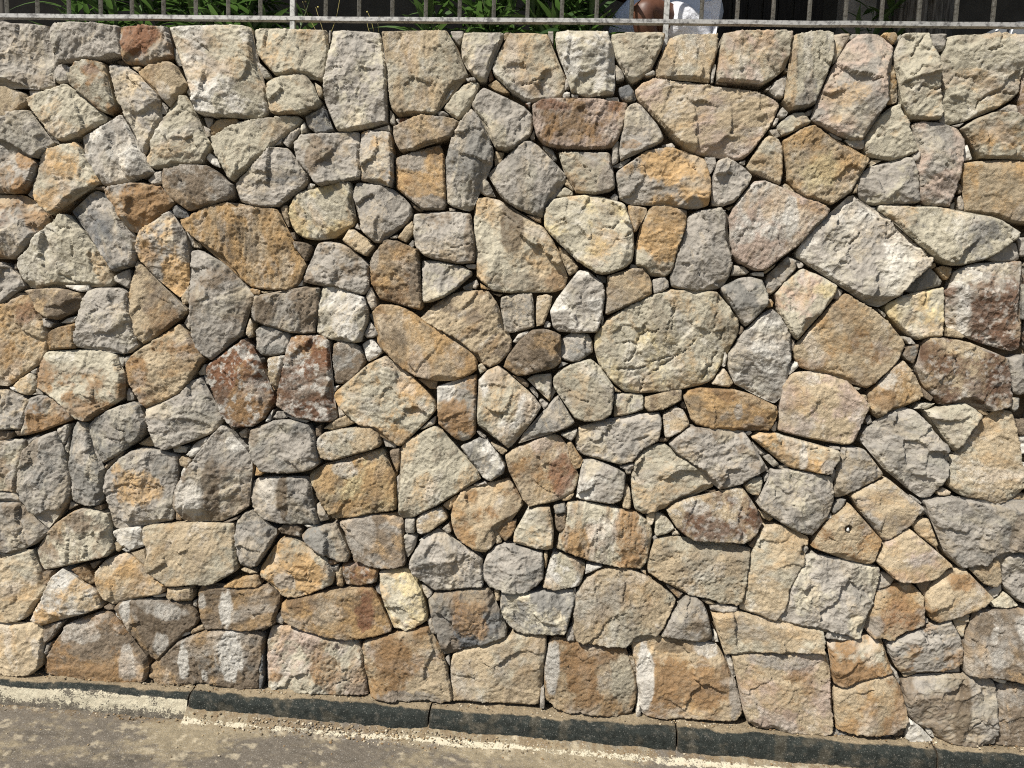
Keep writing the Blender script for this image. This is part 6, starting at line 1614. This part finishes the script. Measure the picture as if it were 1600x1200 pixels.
# grey bag lying at the right
bag = empty('bag', (1.78, .36, TZ)); tag(bag, 'dark grey padded bag with white markings on the terrace', 'bag')
M_bag = plain('slate_fabric', (.085, .09, .098), (.06, .065, .07), 200, .8, .2, .0008)
na, nz = 48, 20; V = []
for j in range(nz):
    v = math.pi / 2 * j / (nz - 1)
    for i in range(na):
        u = 2 * math.pi * i / na
        cu, su = math.cos(u), math.sin(u); sg = lambda q: math.copysign(abs(q) ** .75, q)
        V.append((.24 * sg(cu) * math.cos(v) ** .6, .13 * sg(su) * math.cos(v) ** .6, .222 * math.sin(v) ** .85 + .006 * math.sin(5 * u) * math.cos(v)))
I = np.arange(na * nz).reshape(nz, na); J = np.roll(I, -1, axis=1)
link('bag_body', np_mesh('bag_body', V, np.c_[I[:-1].ravel(), J[:-1].ravel(), J[1:].ravel(), I[1:].ravel()]), M_bag, bag)
M_wm = plain('white_print', (.75, .75, .75), (.6, .6, .6), 100, .7)
def bag_strip(pts, w):
    bm = bmesh.new(); pv = None
    for (u, v) in pts:
        cu, su = math.cos(u), math.sin(u); sg = lambda q: math.copysign(abs(q) ** .75, q)
        c = Vector((.243 * sg(cu) * math.cos(v) ** .6, .133 * sg(su) * math.cos(v) ** .6, .225 * math.sin(v) ** .85 + .002))
        a = [bm.verts.new(c + Vector((-w, -.001, 0))), bm.verts.new(c + Vector((w, -.001, 0)))]
        if pv: bm.faces.new((pv[0], pv[1], a[1], a[0]))
        pv = a
    bm_obj('white_marking', bm, M_wm, bag)
bag_strip([(4.15, .55 + .05 * i) for i in range(9)], .006)
bag_strip([(4.02 + .05 * i, .95) for i in range(7)], .006)
bag_strip([(3.75, .82 + .03 * i) for i in range(4)], .004)

# ------------------------------------------------------------------ the crouching person behind the railing
def skin_body(name, pts, edges, root, mat, parent, sub=2):
    me = bpy.data.meshes.new(name)
    me.from_pydata([p[:3] for p in pts], edges, []); me.update()
    ob = link(name, me, mat, parent)
    md = ob.modifiers.new('skin', 'SKIN'); md.use_smooth_shade = True
    sv = me.skin_vertices[0].data
    for i, p in enumerate(pts):
        r = p[3]; sv[i].radius = r if isinstance(r, tuple) else (r, r); sv[i].use_root = (i == root)
    sb = ob.modifiers.new('sub', 'SUBSURF'); sb.levels = sub; sb.render_levels = sub
    return ob
per = empty('person', (.455, .58, TZ))
tag(per, 'person in pale blue shirt and white shorts sitting low behind the railing', 'person')
M_skin = plain('skin', (.105, .046, .027), (.085, .036, .021), 30, .5, .4, .0006)
M_shirt = plain('pale_blue_cotton', (.50, .55, .64), (.44, .49, .58), 11, .9, .15, .016, stretch=(1, 1, .45))
M_short = plain('white_cotton', (.78, .78, .80), (.70, .70, .73), 11, .9, .15, .016, stretch=(.5, 1, 1.2))
M_hair = plain('dark_hair', (.02, .016, .012), None, 120, .6)
# local frame: person faces -x; the near side is -y
pts = [(0.02, 0, .24, .13), (-.05, 0, .40, .12), (-.13, 0, .56, .14), (-.20, 0, .70, .11), (-.235, 0, .765, .055), (-.27, 0, .84, .075), (-.29, 0, .925, .085), (-.285, 0, .97, .06)]
edges = [(i, i + 1) for i in range(7)]
def limb(start, seq):
    prev = start
    for q in seq:
        pts.append(q); edges.append((prev, len(pts) - 1)); prev = len(pts) - 1
    return prev
for s in (-1, 1):
    kx, ky, kz = ((-.225, -.33, .236) if s < 0 else (-.20, .25, .26))
    limb(0, [(0.0, s * .09, .215, .085), (kx * .55, (s * .09 + ky) * .5, .24, .076), (kx, ky, kz, .054), (kx + .035, ky * .86, kz - .08, .050), (kx + .08, ky * .62, .10, .044), (kx + .10, ky * .50, .05, .034), (kx + .05, ky * .52, .034, .032), (kx - .05, ky * .60, .026, .026)])
    sh = limb(3, [(-.20, s * .15, .69, .062), (-.17, s * .20, .60, .052), (-.145, s * .215, .50, .046), (-.23, s * .19, .49, .040), (-.35, s * .14, .50, .031), (-.375, s * .13, .505, .028)])
    hand = limb(sh, [(-.405, s * .122, .51, .028)])
    for f, (dx, dy, dz) in enumerate(((-.050, -.016, -.014), (-.062, -.004, -.024), (-.060, .006, -.034), (-.050, .014, -.044))):
        limb(hand, [(-.405 + dx * .5, s * (.122 + dy), .51 + dz * .5, .009), (-.405 + dx, s * (.122 + dy), .51 + dz * 1.2, .008)])
    limb(hand, [(-.415, s * .105, .535, .010), (-.44, s * .100, .545, .008)])
body = skin_body('body', pts, edges, 0, M_skin, per, 1)
shirt = skin_body('shirt', [(.07, 0, .29, (.125, .150)), (.0, 0, .36, (.160, .150)), (-.06, 0, .46, (.155, .150)), (-.13, 0, .58, (.160, .155)), (-.20, 0, .70, (.13, .12)), (-.225, 0, .745, .075),
     (-.20, -.14, .69, .080), (-.18, -.19, .60, .074), (-.16, -.205, .54, .070), (-.20, .14, .69, .080), (-.18, .19, .60, .074), (-.16, .205, .54, .070), (.135, -.02, .255, (.060, .10)), (-.15, -.03, .34, (.12, .13)), (-.245, -.05, .25, (.075, .11)), (-.27, -.05, .17, (.055, .09))],
     [(0, 1), (1, 2), (2, 3), (3, 4), (4, 5), (4, 6), (6, 7), (7, 8), (4, 9), (9, 10), (10, 11), (0, 12), (1, 13), (13, 14), (14, 15)], 2, M_shirt, per)
shorts = skin_body('shorts', [(.05, 0, .17, .140), (.0, -.09, .20, .112), (-.06, -.18, .228, .098), (-.125, -.235, .230, .088), (.0, .09, .20, .112), (-.09, .17, .235, .100)],
     [(0, 1), (1, 2), (2, 3), (0, 4), (4, 5)], 0, M_short, per)
hair = skin_body('hair', [(-.262, 0, .90, .088), (-.272, 0, .955, .090), (-.262, 0, .985, .07)], [(0, 1), (1, 2)], 0, M_hair, per)
# face: nose, ears, eyes
for nm, loc, sc, mt in (('nose', (-.372, 0, .905), (.016, .011, .022), M_skin), ('ear', (-.28, -.088, .905), (.016, .008, .026), M_skin), ('ear', (-.28, .088, .905), (.016, .008, .026), M_skin),
                        ('eye', (-.358, -.032, .925), (.009, .013, .007), M_hair), ('eye', (-.358, .032, .925), (.009, .013, .007), M_hair), ('mouth', (-.352, 0, .868), (.010, .024, .006), M_skin)):
    bm = bmesh.new(); bmesh.ops.create_icosphere(bm, subdivisions=2, radius=1.0, matrix=Matrix.Translation(loc) @ Matrix.Diagonal((*sc, 1)))
    bm_obj(nm, bm, mt, per, smooth=True)
